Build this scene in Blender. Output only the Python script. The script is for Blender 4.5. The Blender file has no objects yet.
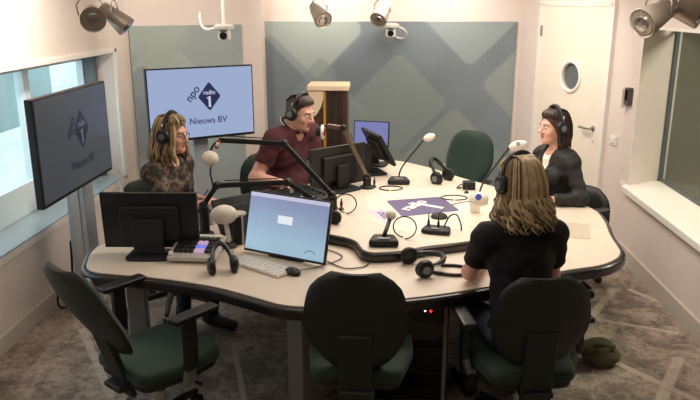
import bpy, bmesh, math, random
import numpy as np
from mathutils import Vector, Matrix, Euler
random.seed(7)
PI = math.pi
scene = bpy.context.scene
C = scene.collection
# ------------------------------------------------------------ camera, world, lights, exposure
cam_d = bpy.data.cameras.new('camera'); cam = bpy.data.objects.new('camera', cam_d); C.objects.link(cam)
cam_d.sensor_width = 36; cam_d.lens = 36.0; cam_d.clip_start = 0.05
cam.location = (0, 0, 2.1)
cam.rotation_euler = (PI/2 - math.radians(15.57), 0, math.radians(2.76))
scene.camera = cam
scene.view_settings.view_transform = 'Standard'; scene.view_settings.look = 'None'
scene.view_settings.gamma = 1.0; scene.view_settings.use_curve_mapping = False
scene.view_settings.exposure = 0.0
scene.cycles.use_denoising = True
scene.cycles.max_bounces = 8
w = bpy.data.worlds.new('world'); scene.world = w; w.use_nodes = True
bg = w.node_tree.nodes['Background']; bg.inputs[0].default_value = (0.80, 0.92, 1.0, 1); bg.inputs[1].default_value = 2.0

def area(name, loc, size, power, col=(1, .91, .81), rot=(0, 0, 0), sy=None):
    d = bpy.data.lights.new(name, 'AREA'); d.energy = power; d.color = col
    d.shape = 'RECTANGLE'; d.size = size; d.size_y = sy or size
    o = bpy.data.objects.new(name, d); o.location = loc; o.rotation_euler = rot; C.objects.link(o); return o
def spot(name, loc, target, power, ang=60, blend=.6, col=(1, .90, .79), r=.05):
    d = bpy.data.lights.new(name, 'SPOT'); d.energy = power; d.color = col
    d.spot_size = math.radians(ang); d.spot_blend = blend; d.shadow_soft_size = r
    o = bpy.data.objects.new(name, d); o.location = loc
    o.rotation_euler = (Vector(target) - Vector(loc)).to_track_quat('-Z', 'Y').to_euler(); C.objects.link(o); return o
area('ceiling_light', (0.35, 4.7, 2.53), 1.6, 44)
area('ceiling_light', (-0.6, 2.4, 2.53), 1.6, 10)
area('ceiling_light', (0.5, 6.2, 2.53), 1.2, 24)
spot('table_spot', (0.9, 3.0, 2.5), (1.0, 4.5, .75), 62, 70, .8)
spot('table_spot', (-0.2, 6.3, 2.45), (0.2, 4.6, .8), 34, 60, .8)
spot('wall_spot', (-1.5, 4.0, 2.40), (-2.36, 4.2, 2.05), 115, 125, .95)
spot('wall_spot', (-1.6, 5.6, 2.45), (-1.9, 6.8, 2.1), 34, 130, .95)
spot('wall_spot', (-0.55, 6.7, 2.45), (-0.65, 7.5, 2.25), 44, 110, .95)
spot('wall_spot', (0.6, 6.7, 2.45), (0.6, 7.5, 2.3), 34, 105, .95)
spot('door_spot', (0.9, 5.7, 2.45), (1.75, 6.9, 1.5), 44, 80, .9)

# ------------------------------------------------------------ materials
def lin(c):
    return tuple(((x/255)/12.92 if x/255 <= .04045 else (((x/255)+.055)/1.055)**2.4) for x in c)
def nodes_of(name):
    m = bpy.data.materials.new(name); m.use_nodes = True; nt = m.node_tree; return m, nt, nt.nodes['Principled BSDF']
def mat(name, rgb, rough=.5, metal=0, var=.12, scale=40, bump=0, spec=.5, coat=0, sheen=0):
    m, nt, b = nodes_of(name); c = lin(rgb)
    tc = nt.nodes.new('ShaderNodeTexCoord'); n = nt.nodes.new('ShaderNodeTexNoise')
    n.inputs['Scale'].default_value = scale; n.inputs['Detail'].default_value = 4
    nt.links.new(tc.outputs['Object'], n.inputs['Vector'])
    r = nt.nodes.new('ShaderNodeValToRGB'); e = r.color_ramp.elements
    e[0].position = .3; e[1].position = .7
    e[0].color = (*[x*(1-var) for x in c], 1); e[1].color = (*[min(1, x*(1+var)) for x in c], 1)
    nt.links.new(n.outputs['Fac'], r.inputs['Fac']); nt.links.new(r.outputs['Color'], b.inputs['Base Color'])
    b.inputs['Roughness'].default_value = rough; b.inputs['Metallic'].default_value = metal
    b.inputs['Specular IOR Level'].default_value = spec; b.inputs['Coat Weight'].default_value = coat
    if sheen: b.inputs['Sheen Weight'].default_value = sheen
    if bump:
        bp = nt.nodes.new('ShaderNodeBump'); bp.inputs['Strength'].default_value = bump; bp.inputs['Distance'].default_value = .01
        nt.links.new(n.outputs['Fac'], bp.inputs['Height']); nt.links.new(bp.outputs['Normal'], b.inputs['Normal'])
    return m
def emit(name, rgb, strength, rough=.25):
    m, nt, b = nodes_of(name); b.inputs['Base Color'].default_value = (.01, .01, .012, 1)
    b.inputs['Emission Color'].default_value = (*lin(rgb), 1); b.inputs['Emission Strength'].default_value = strength
    b.inputs['Roughness'].default_value = rough; return m
class NX:                                            # small helper for math node graphs
    def __init__(s, nt): s.nt = nt
    def m(s, op, a, b=None, c=None):
        n = s.nt.nodes.new('ShaderNodeMath'); n.operation = op
        for i, v in enumerate((a, b, c)):
            if v is None: continue
            if isinstance(v, (int, float)): n.inputs[i].default_value = v
            else: s.nt.links.new(v, n.inputs[i])
        return n.outputs[0]
    def mix(s, f, a, b):
        n = s.nt.nodes.new('ShaderNodeMix'); n.data_type = 'RGBA'
        for k, v in ((0, f), (6, a), (7, b)):
            if isinstance(v, tuple): n.inputs[k].default_value = (*v, 1)
            elif isinstance(v, (int, float)): n.inputs[k].default_value = v
            else: s.nt.links.new(v, n.inputs[k])
        return n.outputs[2]
    def smooth(s, v, e0, e1, o0=0., o1=1.):
        n = s.nt.nodes.new('ShaderNodeMapRange'); n.interpolation_type = 'SMOOTHSTEP'
        s.nt.links.new(v, n.inputs[0])
        for i, x in enumerate((e0, e1, o0, o1)): n.inputs[i+1].default_value = x
        return n.outputs[0]
    def xyz(s):
        tc = s.nt.nodes.new('ShaderNodeTexCoord'); sp = s.nt.nodes.new('ShaderNodeSeparateXYZ')
        s.nt.links.new(tc.outputs['Object'], sp.inputs[0]); return tc.outputs['Object'], sp.outputs[0], sp.outputs[1], sp.outputs[2]
    def noise(s, vec, scale, detail=4, rough=.55):
        n = s.nt.nodes.new('ShaderNodeTexNoise'); s.nt.links.new(vec, n.inputs['Vector'])
        n.inputs['Scale'].default_value = scale; n.inputs['Detail'].default_value = detail; n.inputs['Roughness'].default_value = rough
        return n.outputs['Fac']
def carpet_mat():
    m, nt, b = nodes_of('patterned_carpet'); X = NX(nt); v, x, y, z = X.xyz()
    n1 = X.noise(v, 3.4, 8, .72); n2 = X.noise(v, 9, 7, .7); n3 = X.noise(v, 70, 3)
    vo = nt.nodes.new('ShaderNodeTexVoronoi'); vo.feature = 'DISTANCE_TO_EDGE'; vo.inputs['Scale'].default_value = 3.2
    wn = nt.nodes.new('ShaderNodeTexNoise'); wn.inputs['Scale'].default_value = 4; nt.links.new(v, wn.inputs['Vector'])
    va = nt.nodes.new('ShaderNodeVectorMath'); va.operation = 'MULTIPLY_ADD'; nt.links.new(wn.outputs['Color'], va.inputs[0])
    va.inputs[1].default_value = (.5, .5, 0); nt.links.new(v, va.inputs[2]); nt.links.new(va.outputs[0], vo.inputs['Vector'])
    c = X.mix(X.smooth(n1, .42, .58), lin((146, 132, 121)), lin((200, 183, 167)))
    c = X.mix(X.smooth(n2, .5, .68, 0, .7), c, lin((112, 104, 101)))
    ed = X.m('MULTIPLY', X.smooth(vo.outputs['Distance'], .015, .05, 1, 0), X.smooth(n2, .40, .52, 0, .65))
    c = X.mix(ed, c, lin((190, 176, 162)))
    n4 = X.noise(v, 20, 5, .75)
    c = X.mix(X.smooth(n4, .48, .60, 0, .45), c, lin((108, 100, 97)))
    # faded pale stripes woven into the carpet
    for (ax, ay, bx, by, wd) in [(1.77, 5.06, 1.45, 4.55, .035), (1.9, 5.07, 2.08, 4.8, .03), (1.83, 3.98, 1.52, 3.45, .04), (1.30, 4.1, 1.75, 3.5, .03),
                                 (-2.0, 4.2, -1.5, 3.4, .03), (1.45, 4.55, 1.95, 4.35, .025), (-.6, 2.9, -.9, 3.9, .02)]:
        L2 = (bx-ax)**2+(by-ay)**2
        px = X.m('SUBTRACT', x, ax); py = X.m('SUBTRACT', y, ay)
        t = X.m('MULTIPLY_ADD', px, (bx-ax)/L2, X.m('MULTIPLY', py, (by-ay)/L2)); t = X.m('MINIMUM', X.m('MAXIMUM', t, 0), 1)
        dx = X.m('SUBTRACT', px, X.m('MULTIPLY', t, bx-ax)); dy = X.m('SUBTRACT', py, X.m('MULTIPLY', t, by-ay))
        d = X.m('SQRT', X.m('ADD', X.m('MULTIPLY', dx, dx), X.m('MULTIPLY', dy, dy)))
        c = X.mix(X.m('MULTIPLY', X.smooth(d, wd*.6, wd, 1, 0), X.smooth(n2, .70, .45, .45, .9)), c, lin((214, 202, 188)))
    c = X.mix(X.smooth(n3, .3, .7, 0, .25), c, lin((84, 80, 77)))
    nt.links.new(c, b.inputs['Base Color']); b.inputs['Roughness'].default_value = .95; b.inputs['Specular IOR Level'].default_value = .1
    bp = nt.nodes.new('ShaderNodeBump'); bp.inputs['Strength'].default_value = .4; bp.inputs['Distance'].default_value = .004
    nt.links.new(n3, bp.inputs['Height']); nt.links.new(bp.outputs['Normal'], b.inputs['Normal'])
    return m
def art_mat(name, base, shapes):
    """overlapping translucent rounded diamonds printed on a panel; coordinates are the panel's own x and z in metres"""
    m, nt, b = nodes_of(name); X = NX(nt); v, x, y, z = X.xyz()
    c = X.mix(X.smooth(X.noise(v, 1.2, 2), .3, .7), lin(base), lin(tuple(k*1.08 for k in base)))
    for (cx, cz, hs, rad, col, al) in shapes:
        px = X.m('SUBTRACT', x, cx); pz = X.m('SUBTRACT', z, cz)
        u = X.m('ABSOLUTE', X.m('MULTIPLY', X.m('ADD', px, pz), .70711)); q = X.m('ABSOLUTE', X.m('MULTIPLY', X.m('SUBTRACT', px, pz), .70711))
        u = X.m('MAXIMUM', X.m('SUBTRACT', u, hs-rad), 0); q = X.m('MAXIMUM', X.m('SUBTRACT', q, hs-rad), 0)
        d = X.m('SUBTRACT', X.m('SQRT', X.m('ADD', X.m('MULTIPLY', u, u), X.m('MULTIPLY', q, q))), rad)
        c = X.mix(X.smooth(d, -.018, .018, al, 0), c, lin(col))
    nt.links.new(c, b.inputs['Base Color']); b.inputs['Roughness'].default_value = .75
    return m
def glass_mat(name, tint, refl=.10):
    m = bpy.data.materials.new(name); m.use_nodes = True; nt = m.node_tree; nt.nodes.clear()
    o = nt.nodes.new('ShaderNodeOutputMaterial'); t = nt.nodes.new('ShaderNodeBsdfTransparent'); g = nt.nodes.new('ShaderNodeBsdfGlossy')
    g.inputs['Roughness'].default_value = .02; t.inputs['Color'].default_value = (*tint, 1)
    lw = nt.nodes.new('ShaderNodeLayerWeight'); lw.inputs['Blend'].default_value = .5; X = NX(nt)
    fc = X.m('MULTIPLY_ADD', X.m('POWER', lw.outputs['Facing'], 4.0), refl*3, refl*.35); fc = X.m('MINIMUM', fc, .6)
    mx = nt.nodes.new('ShaderNodeMixShader'); nt.links.new(fc, mx.inputs[0])
    nt.links.new(t.outputs[0], mx.inputs[1]); nt.links.new(g.outputs[0], mx.inputs[2]); nt.links.new(mx.outputs[0], o.inputs[0]); return m
def blouse_mat():
    m, nt, b = nodes_of('animal_print_fabric'); X = NX(nt); v, x, y, z = X.xyz()
    vo = nt.nodes.new('ShaderNodeTexVoronoi'); vo.inputs['Scale'].default_value = 26; nt.links.new(v, vo.inputs['Vector'])
    n = X.noise(v, 22, 4)
    c = X.mix(X.smooth(n, .45, .58), lin((40, 34, 30)), lin((112, 94, 76)))
    c = X.mix(X.smooth(vo.outputs['Distance'], .25, .4, .8, 0), c, lin((26, 23, 22)))
    nt.links.new(c, b.inputs['Base Color']); b.inputs['Roughness'].default_value = .8; return m
M = {}
M['wall'] = mat('painted_wall', (226, 213, 205), .85, var=.02, scale=6)
M['ceiling'] = mat('ceiling_paint', (236, 230, 220), .9, var=.02, scale=6)
M['carpet'] = carpet_mat()
M['white_trim'] = mat('white_trim_paint', (238, 232, 224), .5, var=.02)
M['base'] = mat('skirting_paint', (205, 194, 184), .6, var=.03)
M['door'] = mat('door_paint', (240, 230, 214), .5, var=.015, scale=4)
M['window_frame'] = mat('window_frame_paint', (214, 226, 230), .4, var=.02)
M['grey_frame'] = mat('grey_window_frame', (96, 104, 106), .5, var=.04)
M['table'] = mat('beige_laminate', (216, 201, 183), .42, var=.025, scale=9, spec=.45)
M['inlay'] = mat('pale_inlay_laminate', (232, 216, 196), .36, var=.02, scale=9)
M['edge'] = mat('dark_table_edge', (27, 24, 23), .28, var=.08, coat=.15)
M['black'] = mat('black_plastic', (24, 24, 25), .42, var=.1)
M['matte'] = mat('matte_black_plastic', (18, 18, 19), .62, var=.1)
M['gloss'] = mat('glossy_black', (14, 14, 16), .2, var=.1)
M['rubber'] = mat('cable_rubber', (22, 21, 21), .55, var=.1)
M['green'] = mat('green_upholstery', (31, 54, 43), .85, var=.16, scale=160, bump=.25, sheen=.15)
M['dkgreen'] = mat('dark_green_upholstery', (31, 47, 40), .85, var=.16, scale=160, bump=.25, sheen=.1)
M['shell'] = mat('chair_shell_plastic', (32, 36, 34), .55, var=.08)
M['greyplastic'] = mat('grey_plastic', (120, 122, 120), .45, var=.06)
M['chrome'] = mat('chrome', (200, 200, 200), .18, 1, var=.03)
M['alu'] = mat('brushed_metal', (170, 170, 168), .35, 1, var=.05)
M['brass'] = mat('bronze_metal', (128, 112, 92), .35, .7, var=.05)
M['foam'] = mat('white_foam', (228, 220, 208), .95, var=.06, scale=200, bump=.4)
M['whitep'] = mat('white_plastic', (232, 228, 220), .4, var=.02)
M['offwhite'] = mat('offwhite_key_plastic', (222, 208, 194), .5, var=.03)
M['silver'] = mat('silver_casing', (196, 190, 182), .38, .3, var=.03)
M['beige_metal'] = mat('satin_beige_metal', (176, 164, 152), .35, .45, var=.05)
M['grey_post'] = mat('grey_painted_post', (178, 182, 186), .45, .1, var=.03)
M['cabinet_grey'] = mat('grey_laminate', (150, 150, 150), .5, var=.04)
M['cabinet_dark'] = mat('dark_grey_plastic', (84, 80, 76), .5, var=.05)
M['sill'] = mat('sky_tinted_sill', (160, 178, 186), .2, var=.03)  # blue-grey tint is the sky's reflection, painted into the sill colour
M['red'] = mat('red_plastic', (190, 46, 44), .4, var=.04)
M['blue'] = mat('blue_plastic', (44, 70, 150), .4, var=.04)
M['paper'] = mat('paper', (236, 232, 224), .8, var=.02)
M['sheet'] = mat('grey_mat_sheet', (196, 180, 162), .5, var=.03)
M['purple'] = mat('purple_print', (84, 74, 116), .45, var=.06, scale=12)
M['lilac'] = mat('lilac_print', (198, 184, 204), .5, var=.04)
M['white_ink'] = mat('white_ink', (236, 226, 222), .5, var=.02)
M['brown'] = mat('dark_brown_wood', (74, 48, 34), .5, var=.25, scale=14)
M['dkbrown'] = mat('darker_brown_wood', (46, 32, 26), .5, var=.25, scale=14)
M['cream'] = mat('cream_board', (232, 208, 176), .6, var=.03)
M['yellow'] = mat('yellow_strip', (186, 142, 44), .5, var=.05)
M['olive'] = mat('olive_canvas', (84, 82, 56), .9, var=.15, scale=120, bump=.3)
M['skin'] = mat('skin', (222, 170, 148), .5, var=.06, scale=30)
M['lips'] = mat('lips', (186, 106, 98), .45, var=.04)
M['eyew'] = mat('eye_white', (230, 226, 220), .2, var=.02)
M['iris'] = mat('iris', (50, 44, 40), .2, var=.05)
M['maroon'] = mat('maroon_knit', (74, 26, 34), .85, var=.12, scale=200, bump=.2)
M['tshirt'] = mat('black_cotton', (20, 19, 20), .9, var=.12, scale=200, bump=.15)
M['jacket'] = mat('black_leather', (27, 26, 26), .62, var=.2, scale=60, bump=.3)
M['blouse'] = blouse_mat()
M['jeans'] = mat('blue_denim', (70, 80, 96), .9, var=.2, scale=120, bump=.2)
M['dkjeans'] = mat('dark_denim', (38, 40, 48), .9, var=.2, scale=120, bump=.2)
M['shoe'] = mat('black_shoe_leather', (26, 24, 23), .45, var=.1)
M['hb1'] = mat('dark_blond_hair', (138, 114, 82), .5, var=.25, scale=30)
M['hb2'] = mat('light_blond_hair', (190, 166, 126), .5, var=.2, scale=30)
M['hb3'] = mat('brown_hair', (72, 52, 38), .5, var=.25, scale=30)
M['hd1'] = mat('very_dark_hair', (34, 26, 24), .45, var=.25, scale=30)
M['hd2'] = mat('chestnut_hair', (74, 46, 36), .45, var=.25, scale=30)
M['hm'] = mat('short_brown_hair', (64, 48, 40), .6, var=.3, scale=60)
M['grass'] = mat('hedge_green', (150, 176, 112), .9, var=.4, scale=8)
M['facade'] = mat('pale_facade', (226, 236, 236), .9, var=.05, scale=2)
M['facade_dark'] = mat('teal_grey_cladding', (150, 174, 176), .8, var=.08, scale=2)
M['paving'] = mat('paving', (226, 230, 226), .9, var=.08, scale=3)
M['control'] = mat('control_room_wall', (128, 126, 112), .9, var=.06, scale=2)
M['glass'] = glass_mat('window_glass', (.94, .98, .98), .12)
M['studio_glass'] = glass_mat('studio_glass', (.84, .86, .82), .12)
M['tvscreen'] = emit('lit_screen', (170, 188, 226), .80)
M['tvdim'] = emit('angle_dimmed_screen', (80, 84, 90), .62)  # dimming from the oblique view is put into this screen's emission colour
M['logoblue'] = emit('screen_logo_blue', (44, 46, 92), .8)
M['logodim'] = emit('screen_logo_dark', (34, 36, 48), .62)  # lettering of the obliquely viewed screen, its dimming put into the colour
M['logowhite'] = emit('screen_logo_white', (206, 214, 236), .85)
M['logogrey'] = emit('screen_logo_grey', (104, 110, 128), .75)
M['scrblue'] = emit('lock_screen_light', (170, 190, 222), .85)
M['lilacscreen'] = emit('lilac_screen', (126, 130, 186), .9)
M['dialog'] = emit('dialog_box', (228, 234, 242), .95)
M['keyblue'] = emit('blue_backlit_key', (120, 130, 240), .9)
M['keypink'] = emit('pink_backlit_key', (210, 170, 200), .8)
M['ledred'] = emit('red_led', (255, 40, 40), 3)
M['ledwhite'] = emit('white_led', (255, 240, 240), 3)
M['lampglow'] = mat('lamp_reflector', (190, 182, 170), .25, .8, var=.05)
def screen_gradient():
    m, nt, b = nodes_of('lock_screen'); X = NX(nt); v, x, y, z = X.xyz()
    n = X.noise(v, 6, 3); t = X.smooth(X.m('MULTIPLY_ADD', n, .12, z), -.08, .22)
    c = X.mix(t, lin((168, 200, 220)), lin((140, 150, 188))); c = X.mix(X.smooth(z, .138, .142), c, lin((206, 204, 232)))
    b.inputs['Base Color'].default_value = (.01, .01, .012, 1); nt.links.new(c, b.inputs['Emission Color']); b.inputs['Emission Strength'].default_value = .85
    b.inputs['Roughness'].default_value = .25; return m
M['lock'] = screen_gradient()

# ------------------------------------------------------------ mesh helpers
class MB:
    def __init__(s): s.b = bmesh.new(); s.mi = 0
    def _fin(s, vs, mtx=None):
        if mtx is not None:
            for v in vs: v.co = mtx @ v.co
    def poly(s, verts, faces, mtx=None):
        vs = [s.b.verts.new(v) for v in verts]; s._fin(vs, mtx)
        for f in faces:
            try: fc = s.b.faces.new([vs[i] for i in f]); fc.material_index = s.mi
            except ValueError: pass
        return vs
    def box(s, c, size, rot=None, bev=0, mtx=None):
        hx, hy, hz = [k/2 for k in size]
        t = bmesh.new(); bmesh.ops.create_cube(t, size=1)
        for v in t.verts: v.co = Vector((v.co.x*size[0], v.co.y*size[1], v.co.z*size[2]))
        if bev: bmesh.ops.bevel(t, geom=list(t.edges), offset=min(bev, .49*min(size)), segments=3, profile=.6, affect='EDGES')
        mt = Matrix.Translation(Vector(c)) @ (Euler(rot).to_matrix().to_4x4() if rot else Matrix())
        if mtx is not None: mt = mtx @ mt
        s._merge(t, mt); return s
    def _merge(s, t, mt):
        t.verts.index_update(); vs = [s.b.verts.new(mt @ v.co) for v in t.verts]
        for f in t.faces:
            try: g = s.b.faces.new([vs[v.index] for v in f.verts]); g.material_index = s.mi; g.smooth = f.smooth
            except ValueError: pass
        t.free()
    def tube(s, pts, r, n=8, caps=True, mtx=None):
        pts = [Vector(p) for p in pts]; rs = r if isinstance(r, (list, tuple)) else [r]*len(pts)
        up = None; rings = []
        for i, p in enumerate(pts):
            t = (pts[min(i+1, len(pts)-1)] - pts[max(i-1, 0)])
            t = t.normalized() if t.length > 1e-9 else Vector((0, 0, 1))
            if up is None: up = t.orthogonal().normalized()
            else:
                up = up - t*up.dot(t); up = up.normalized() if up.length > 1e-6 else t.orthogonal().normalized()
            sd = t.cross(up)
            rings.append([s.b.verts.new((mtx @ (p + (up*math.cos(a)+sd*math.sin(a))*rs[i])) if mtx is not None else p + (up*math.cos(a)+sd*math.sin(a))*rs[i])
                          for a in [2*PI*k/n for k in range(n)]])
        for i in range(len(rings)-1):
            for k in range(n):
                f = s.b.faces.new((rings[i][k], rings[i][(k+1) % n], rings[i+1][(k+1) % n], rings[i+1][k])); f.material_index = s.mi; f.smooth = True
        if caps:
            f = s.b.faces.new(rings[0][::-1]); f.material_index = s.mi
            f = s.b.faces.new(rings[-1]); f.material_index = s.mi
        return s
    def lathe(s, prof, c=(0, 0, 0), axis=(0, 0, 1), n=20, mtx=None):
        """prof: list of (radius, height along axis)"""
        ax = Vector(axis).normalized(); u = ax.orthogonal().normalized(); v = ax.cross(u); c = Vector(c); rings = []
        for (r, h) in prof:
            ring = []
            for k in range(n):
                a = 2*PI*k/n; p = c + ax*h + (u*math.cos(a)+v*math.sin(a))*max(r, 1e-4)
                ring.append(s.b.verts.new(mtx @ p if mtx is not None else p))
            rings.append(ring)
        for i in range(len(rings)-1):
            for k in range(n):
                f = s.b.faces.new((rings[i][k], rings[i][(k+1) % n], rings[i+1][(k+1) % n], rings[i+1][k])); f.material_index = s.mi; f.smooth = True
        f = s.b.faces.new(rings[0][::-1]); f.material_index = s.mi
        f = s.b.faces.new(rings[-1]); f.material_index = s.mi
        return s
    def ball(s, c, r, rot=None, seg=20, mtx=None):
        r = r if isinstance(r, (tuple, list)) else (r, r, r)
        t = bmesh.new(); bmesh.ops.create_uvsphere(t, u_segments=seg, v_segments=seg//2+2, radius=1)
        for f in t.faces: f.smooth = True
        mt = Matrix.Translation(Vector(c)) @ (Euler(rot).to_matrix().to_4x4() if rot else Matrix()) @ Matrix.Diagonal((*r, 1))
        if mtx is not None: mt = mtx @ mt
        s._merge(t, mt); return s
    def prism(s, outline, z0, z1, bev=0, mtx=None, segs=3):
        t = bmesh.new(); vs = [t.verts.new((x, y, z0)) for x, y in outline]; f = t.faces.new(vs)
        r = bmesh.ops.extrude_face_region(t, geom=[f]); up = [g for g in r['geom'] if isinstance(g, bmesh.types.BMVert)]
        for v in up: v.co.z = z1
        bmesh.ops.recalc_face_normals(t, faces=list(t.faces))
        if bev:
            ed = [e for e in t.edges if abs(e.verts[0].co.z-e.verts[1].co.z) < 1e-6]
            bmesh.ops.bevel(t, geom=ed, offset=bev, segments=segs, profile=.5, affect='EDGES')
        s._merge(t, mtx if mtx is not None else Matrix()); return s
    def build(s, name, m, parent=None, loc=None, smooth=None, sharp=40):
        me = bpy.data.meshes.new(name); bmesh.ops.recalc_face_normals(s.b, faces=list(s.b.faces))
        if smooth:
            for f in s.b.faces: f.smooth = True
        if smooth or smooth is None:
            la = math.radians(sharp)
            for e in s.b.edges:
                if len(e.link_faces) == 2 and e.calc_face_angle(0) > la: e.smooth = False
        s.b.to_mesh(me); s.b.free()
        for x in (m if isinstance(m, (list, tuple)) else [m]): me.materials.append(M[x] if isinstance(x, str) else x)
        o = bpy.data.objects.new(name, me); C.objects.link(o)
        if parent: o.parent = parent
        if loc is not None: o.location = loc
        return o
def tag(o, label, cat, group=None, kind=None):
    o['label'] = label; o['category'] = cat
    if group: o['group'] = group
    if kind: o['kind'] = kind
    return o
def thing(name, label, cat, loc=(0, 0, 0), rz=0, group=None, rot=None):
    o = bpy.data.objects.new(name, None); C.objects.link(o); o.location = loc; o.rotation_euler = rot if rot else (0, 0, rz)
    o.empty_display_size = .1
    return tag(o, label, cat, group)
def struct(o): o['kind'] = 'structure'; return o
def rounded(pts, r, n=5):
    """round the corners of a polygon; r one radius or one per corner"""
    out = []; N = len(pts)
    for i, p in enumerate(pts):
        p = Vector(p); a = Vector(pts[i-1]); b = Vector(pts[(i+1) % N]); rr = r[i] if isinstance(r, (list, tuple)) else r
        d1 = a-p; d2 = b-p; l = min(rr, d1.length*.48, d2.length*.48); q1 = p+d1.normalized()*l; q2 = p+d2.normalized()*l
        for k in range(n+1):
            t = k/n; out.append(tuple((q1*(1-t)**2 + p*2*t*(1-t) + q2*t*t)[:2]))
    return out
def rrect(w, h, r, n=5): return rounded([(-w/2, -h/2), (w/2, -h/2), (w/2, h/2), (-w/2, h/2)], r, n)
def bez(p0, p1, p2, p3, n=14):
    p0, p1, p2, p3 = map(Vector, (p0, p1, p2, p3)); o = []
    for k in range(n+1):
        t = k/n; o.append(p0*(1-t)**3 + p1*3*t*(1-t)**2 + p2*3*t*t*(1-t) + p3*t**3)
    return o
def smooth_path(pts, n=6):
    pts = [Vector(p) for p in pts]; o = []
    for i in range(len(pts)-1):
        a, b, c, d = pts[max(i-1, 0)], pts[i], pts[i+1], pts[min(i+2, len(pts)-1)]
        for k in range(n):
            t = k/n; o.append(.5*((2*b)+(c-a)*t+(2*a-5*b+4*c-d)*t*t+(3*b-a-3*c+d)*t**3))
    return o+[pts[-1]]
def frame(origin, x, y):
    x = Vector(x).normalized(); y = Vector(y); y = (y-x*y.dot(x)).normalized(); z = x.cross(y)
    m = Matrix.Identity(4)
    for i, a in enumerate((x, y, z)):
        for j in range(3): m[j][i] = a[j]
    return Matrix.Translation(Vector(origin)) @ m
def text_mesh(name, body, size, m, parent, mtx, shear=0, ext=.0006, bold=.0):
    cu = bpy.data.curves.new(name, 'FONT'); cu.body = body; cu.size = size; cu.align_x = 'CENTER'; cu.align_y = 'CENTER'
    cu.extrude = ext; cu.shear = shear; cu.offset = bold
    t = bpy.data.objects.new(name+'_curve', cu); C.objects.link(t); bpy.context.view_layer.update()
    me = bpy.data.meshes.new_from_object(t.evaluated_get(bpy.context.evaluated_depsgraph_get()))
    bpy.data.objects.remove(t); bpy.data.curves.remove(cu)
    me.transform(mtx); me.materials.clear(); me.materials.append(M[m])
    o = bpy.data.objects.new(name, me); C.objects.link(o); o.parent = parent; return o

# ------------------------------------------------------------ the room
LX, RX = -2.36, 2.05
CZ = 2.6
A0, A1 = Vector((LX, 6.46, 0)), Vector((-1.235, 7.19, 0))          # angled wall on the left
D0, D1 = Vector((RX, 6.05, 0)), Vector((1.40, 7.51, 0))            # angled wall with the door
BY = 7.5
def wallbox(mb, a, b, z0, z1, th, side):
    a = Vector((a[0], a[1], 0)); b = Vector((b[0], b[1], 0)); d = (b-a).normalized(); n = Vector((-d.y, d.x, 0))*side
    q = [a, b, b+n*th, a+n*th]
    mb.poly([(p.x, p.y, z) for z in (z0, z1) for p in q], [(0, 1, 2, 3), (4, 5, 6, 7), (0, 1, 5, 4), (1, 2, 6, 5), (2, 3, 7, 6), (3, 0, 4, 7)])
f = MB(); f.box((0, 3.4, -.05), (5.8, 9.4, .1)); struct(f.build('floor', 'carpet'))
f = MB(); f.box((0, 3.4, CZ+.05), (5.8, 9.4, .1)); struct(f.build('ceiling', 'ceiling'))
# left wall with its window opening
WY0, WY1, WZ0, WZ1 = 2.3, 6.1, .60, 1.70
f = MB()
wallbox(f, (LX, -1.2), (LX, WY0), 0, CZ, .32, 1); wallbox(f, (LX, WY1), (LX, 6.62), 0, CZ, .32, 1)
wallbox(f, (LX, WY0), (LX, WY1), 0, WZ0, .32, 1); wallbox(f, (LX, WY0), (LX, WY1), WZ1, CZ, .32, 1)
struct(f.build('wall_left', 'wall'))
f = MB(); wallbox(f, A0, A1, 0, CZ, .12, 1); struct(f.build('wall_left_angled', 'wall'))
f = MB(); wallbox(f, (A1.x, A1.y), (A1.x-.02, BY), 0, CZ, .12, 1); wallbox(f, (-1.5, BY), (1.45, BY), 0, CZ, .12, 1); struct(f.build('wall_back', 'wall'))
f = MB(); wallbox(f, D1, D0, 0, CZ, .12, 1); struct(f.build('wall_door_side', 'wall'))
# right wall with the control room window
RY0, RY1, RZ0, RZ1 = 1.9, 5.78, .63, 1.93
f = MB()
wallbox(f, (RX, -1.2), (RX, RY0), 0, CZ, .32, -1); f.poly([(x, y, z) for z in (0, CZ) for x, y in ((RX, RY1), (RX, 6.15), (RX+.40, 6.15), (RX+.40, RY1+.26))], [(0, 1, 2, 3), (4, 5, 6, 7), (0, 1, 5, 4), (1, 2, 6, 5), (2, 3, 7, 6), (3, 0, 4, 7)])
wallbox(f, (RX, RY0), (RX, RY1), 0, RZ0, .32, -1); wallbox(f, (RX, RY0), (RX, RY1), RZ1, CZ, .32, -1)
struct(f.build('wall_right', 'wall'))
f = MB(); wallbox(f, (LX-.3, -1.2), (RX+.3, -1.2), 0, CZ, .12, -1); struct(f.build('wall_front', 'wall'))
# baseboards
f = MB(); f.box((LX+.009, 2.6, .06), (.018, 7.7, .12), bev=.004); struct(f.build('baseboard_left', 'base'))
f = MB(); f.box((RX-.009, 2.45, .07), (.018, 7.2, .14), bev=.004); struct(f.build('baseboard_right', 'base'))
f = MB(); wallbox(f, A0+Vector((.06, 0.04, 0)), A1, 0, .12, .015, -1); struct(f.build('baseboard_left_angled', 'base'))
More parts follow.
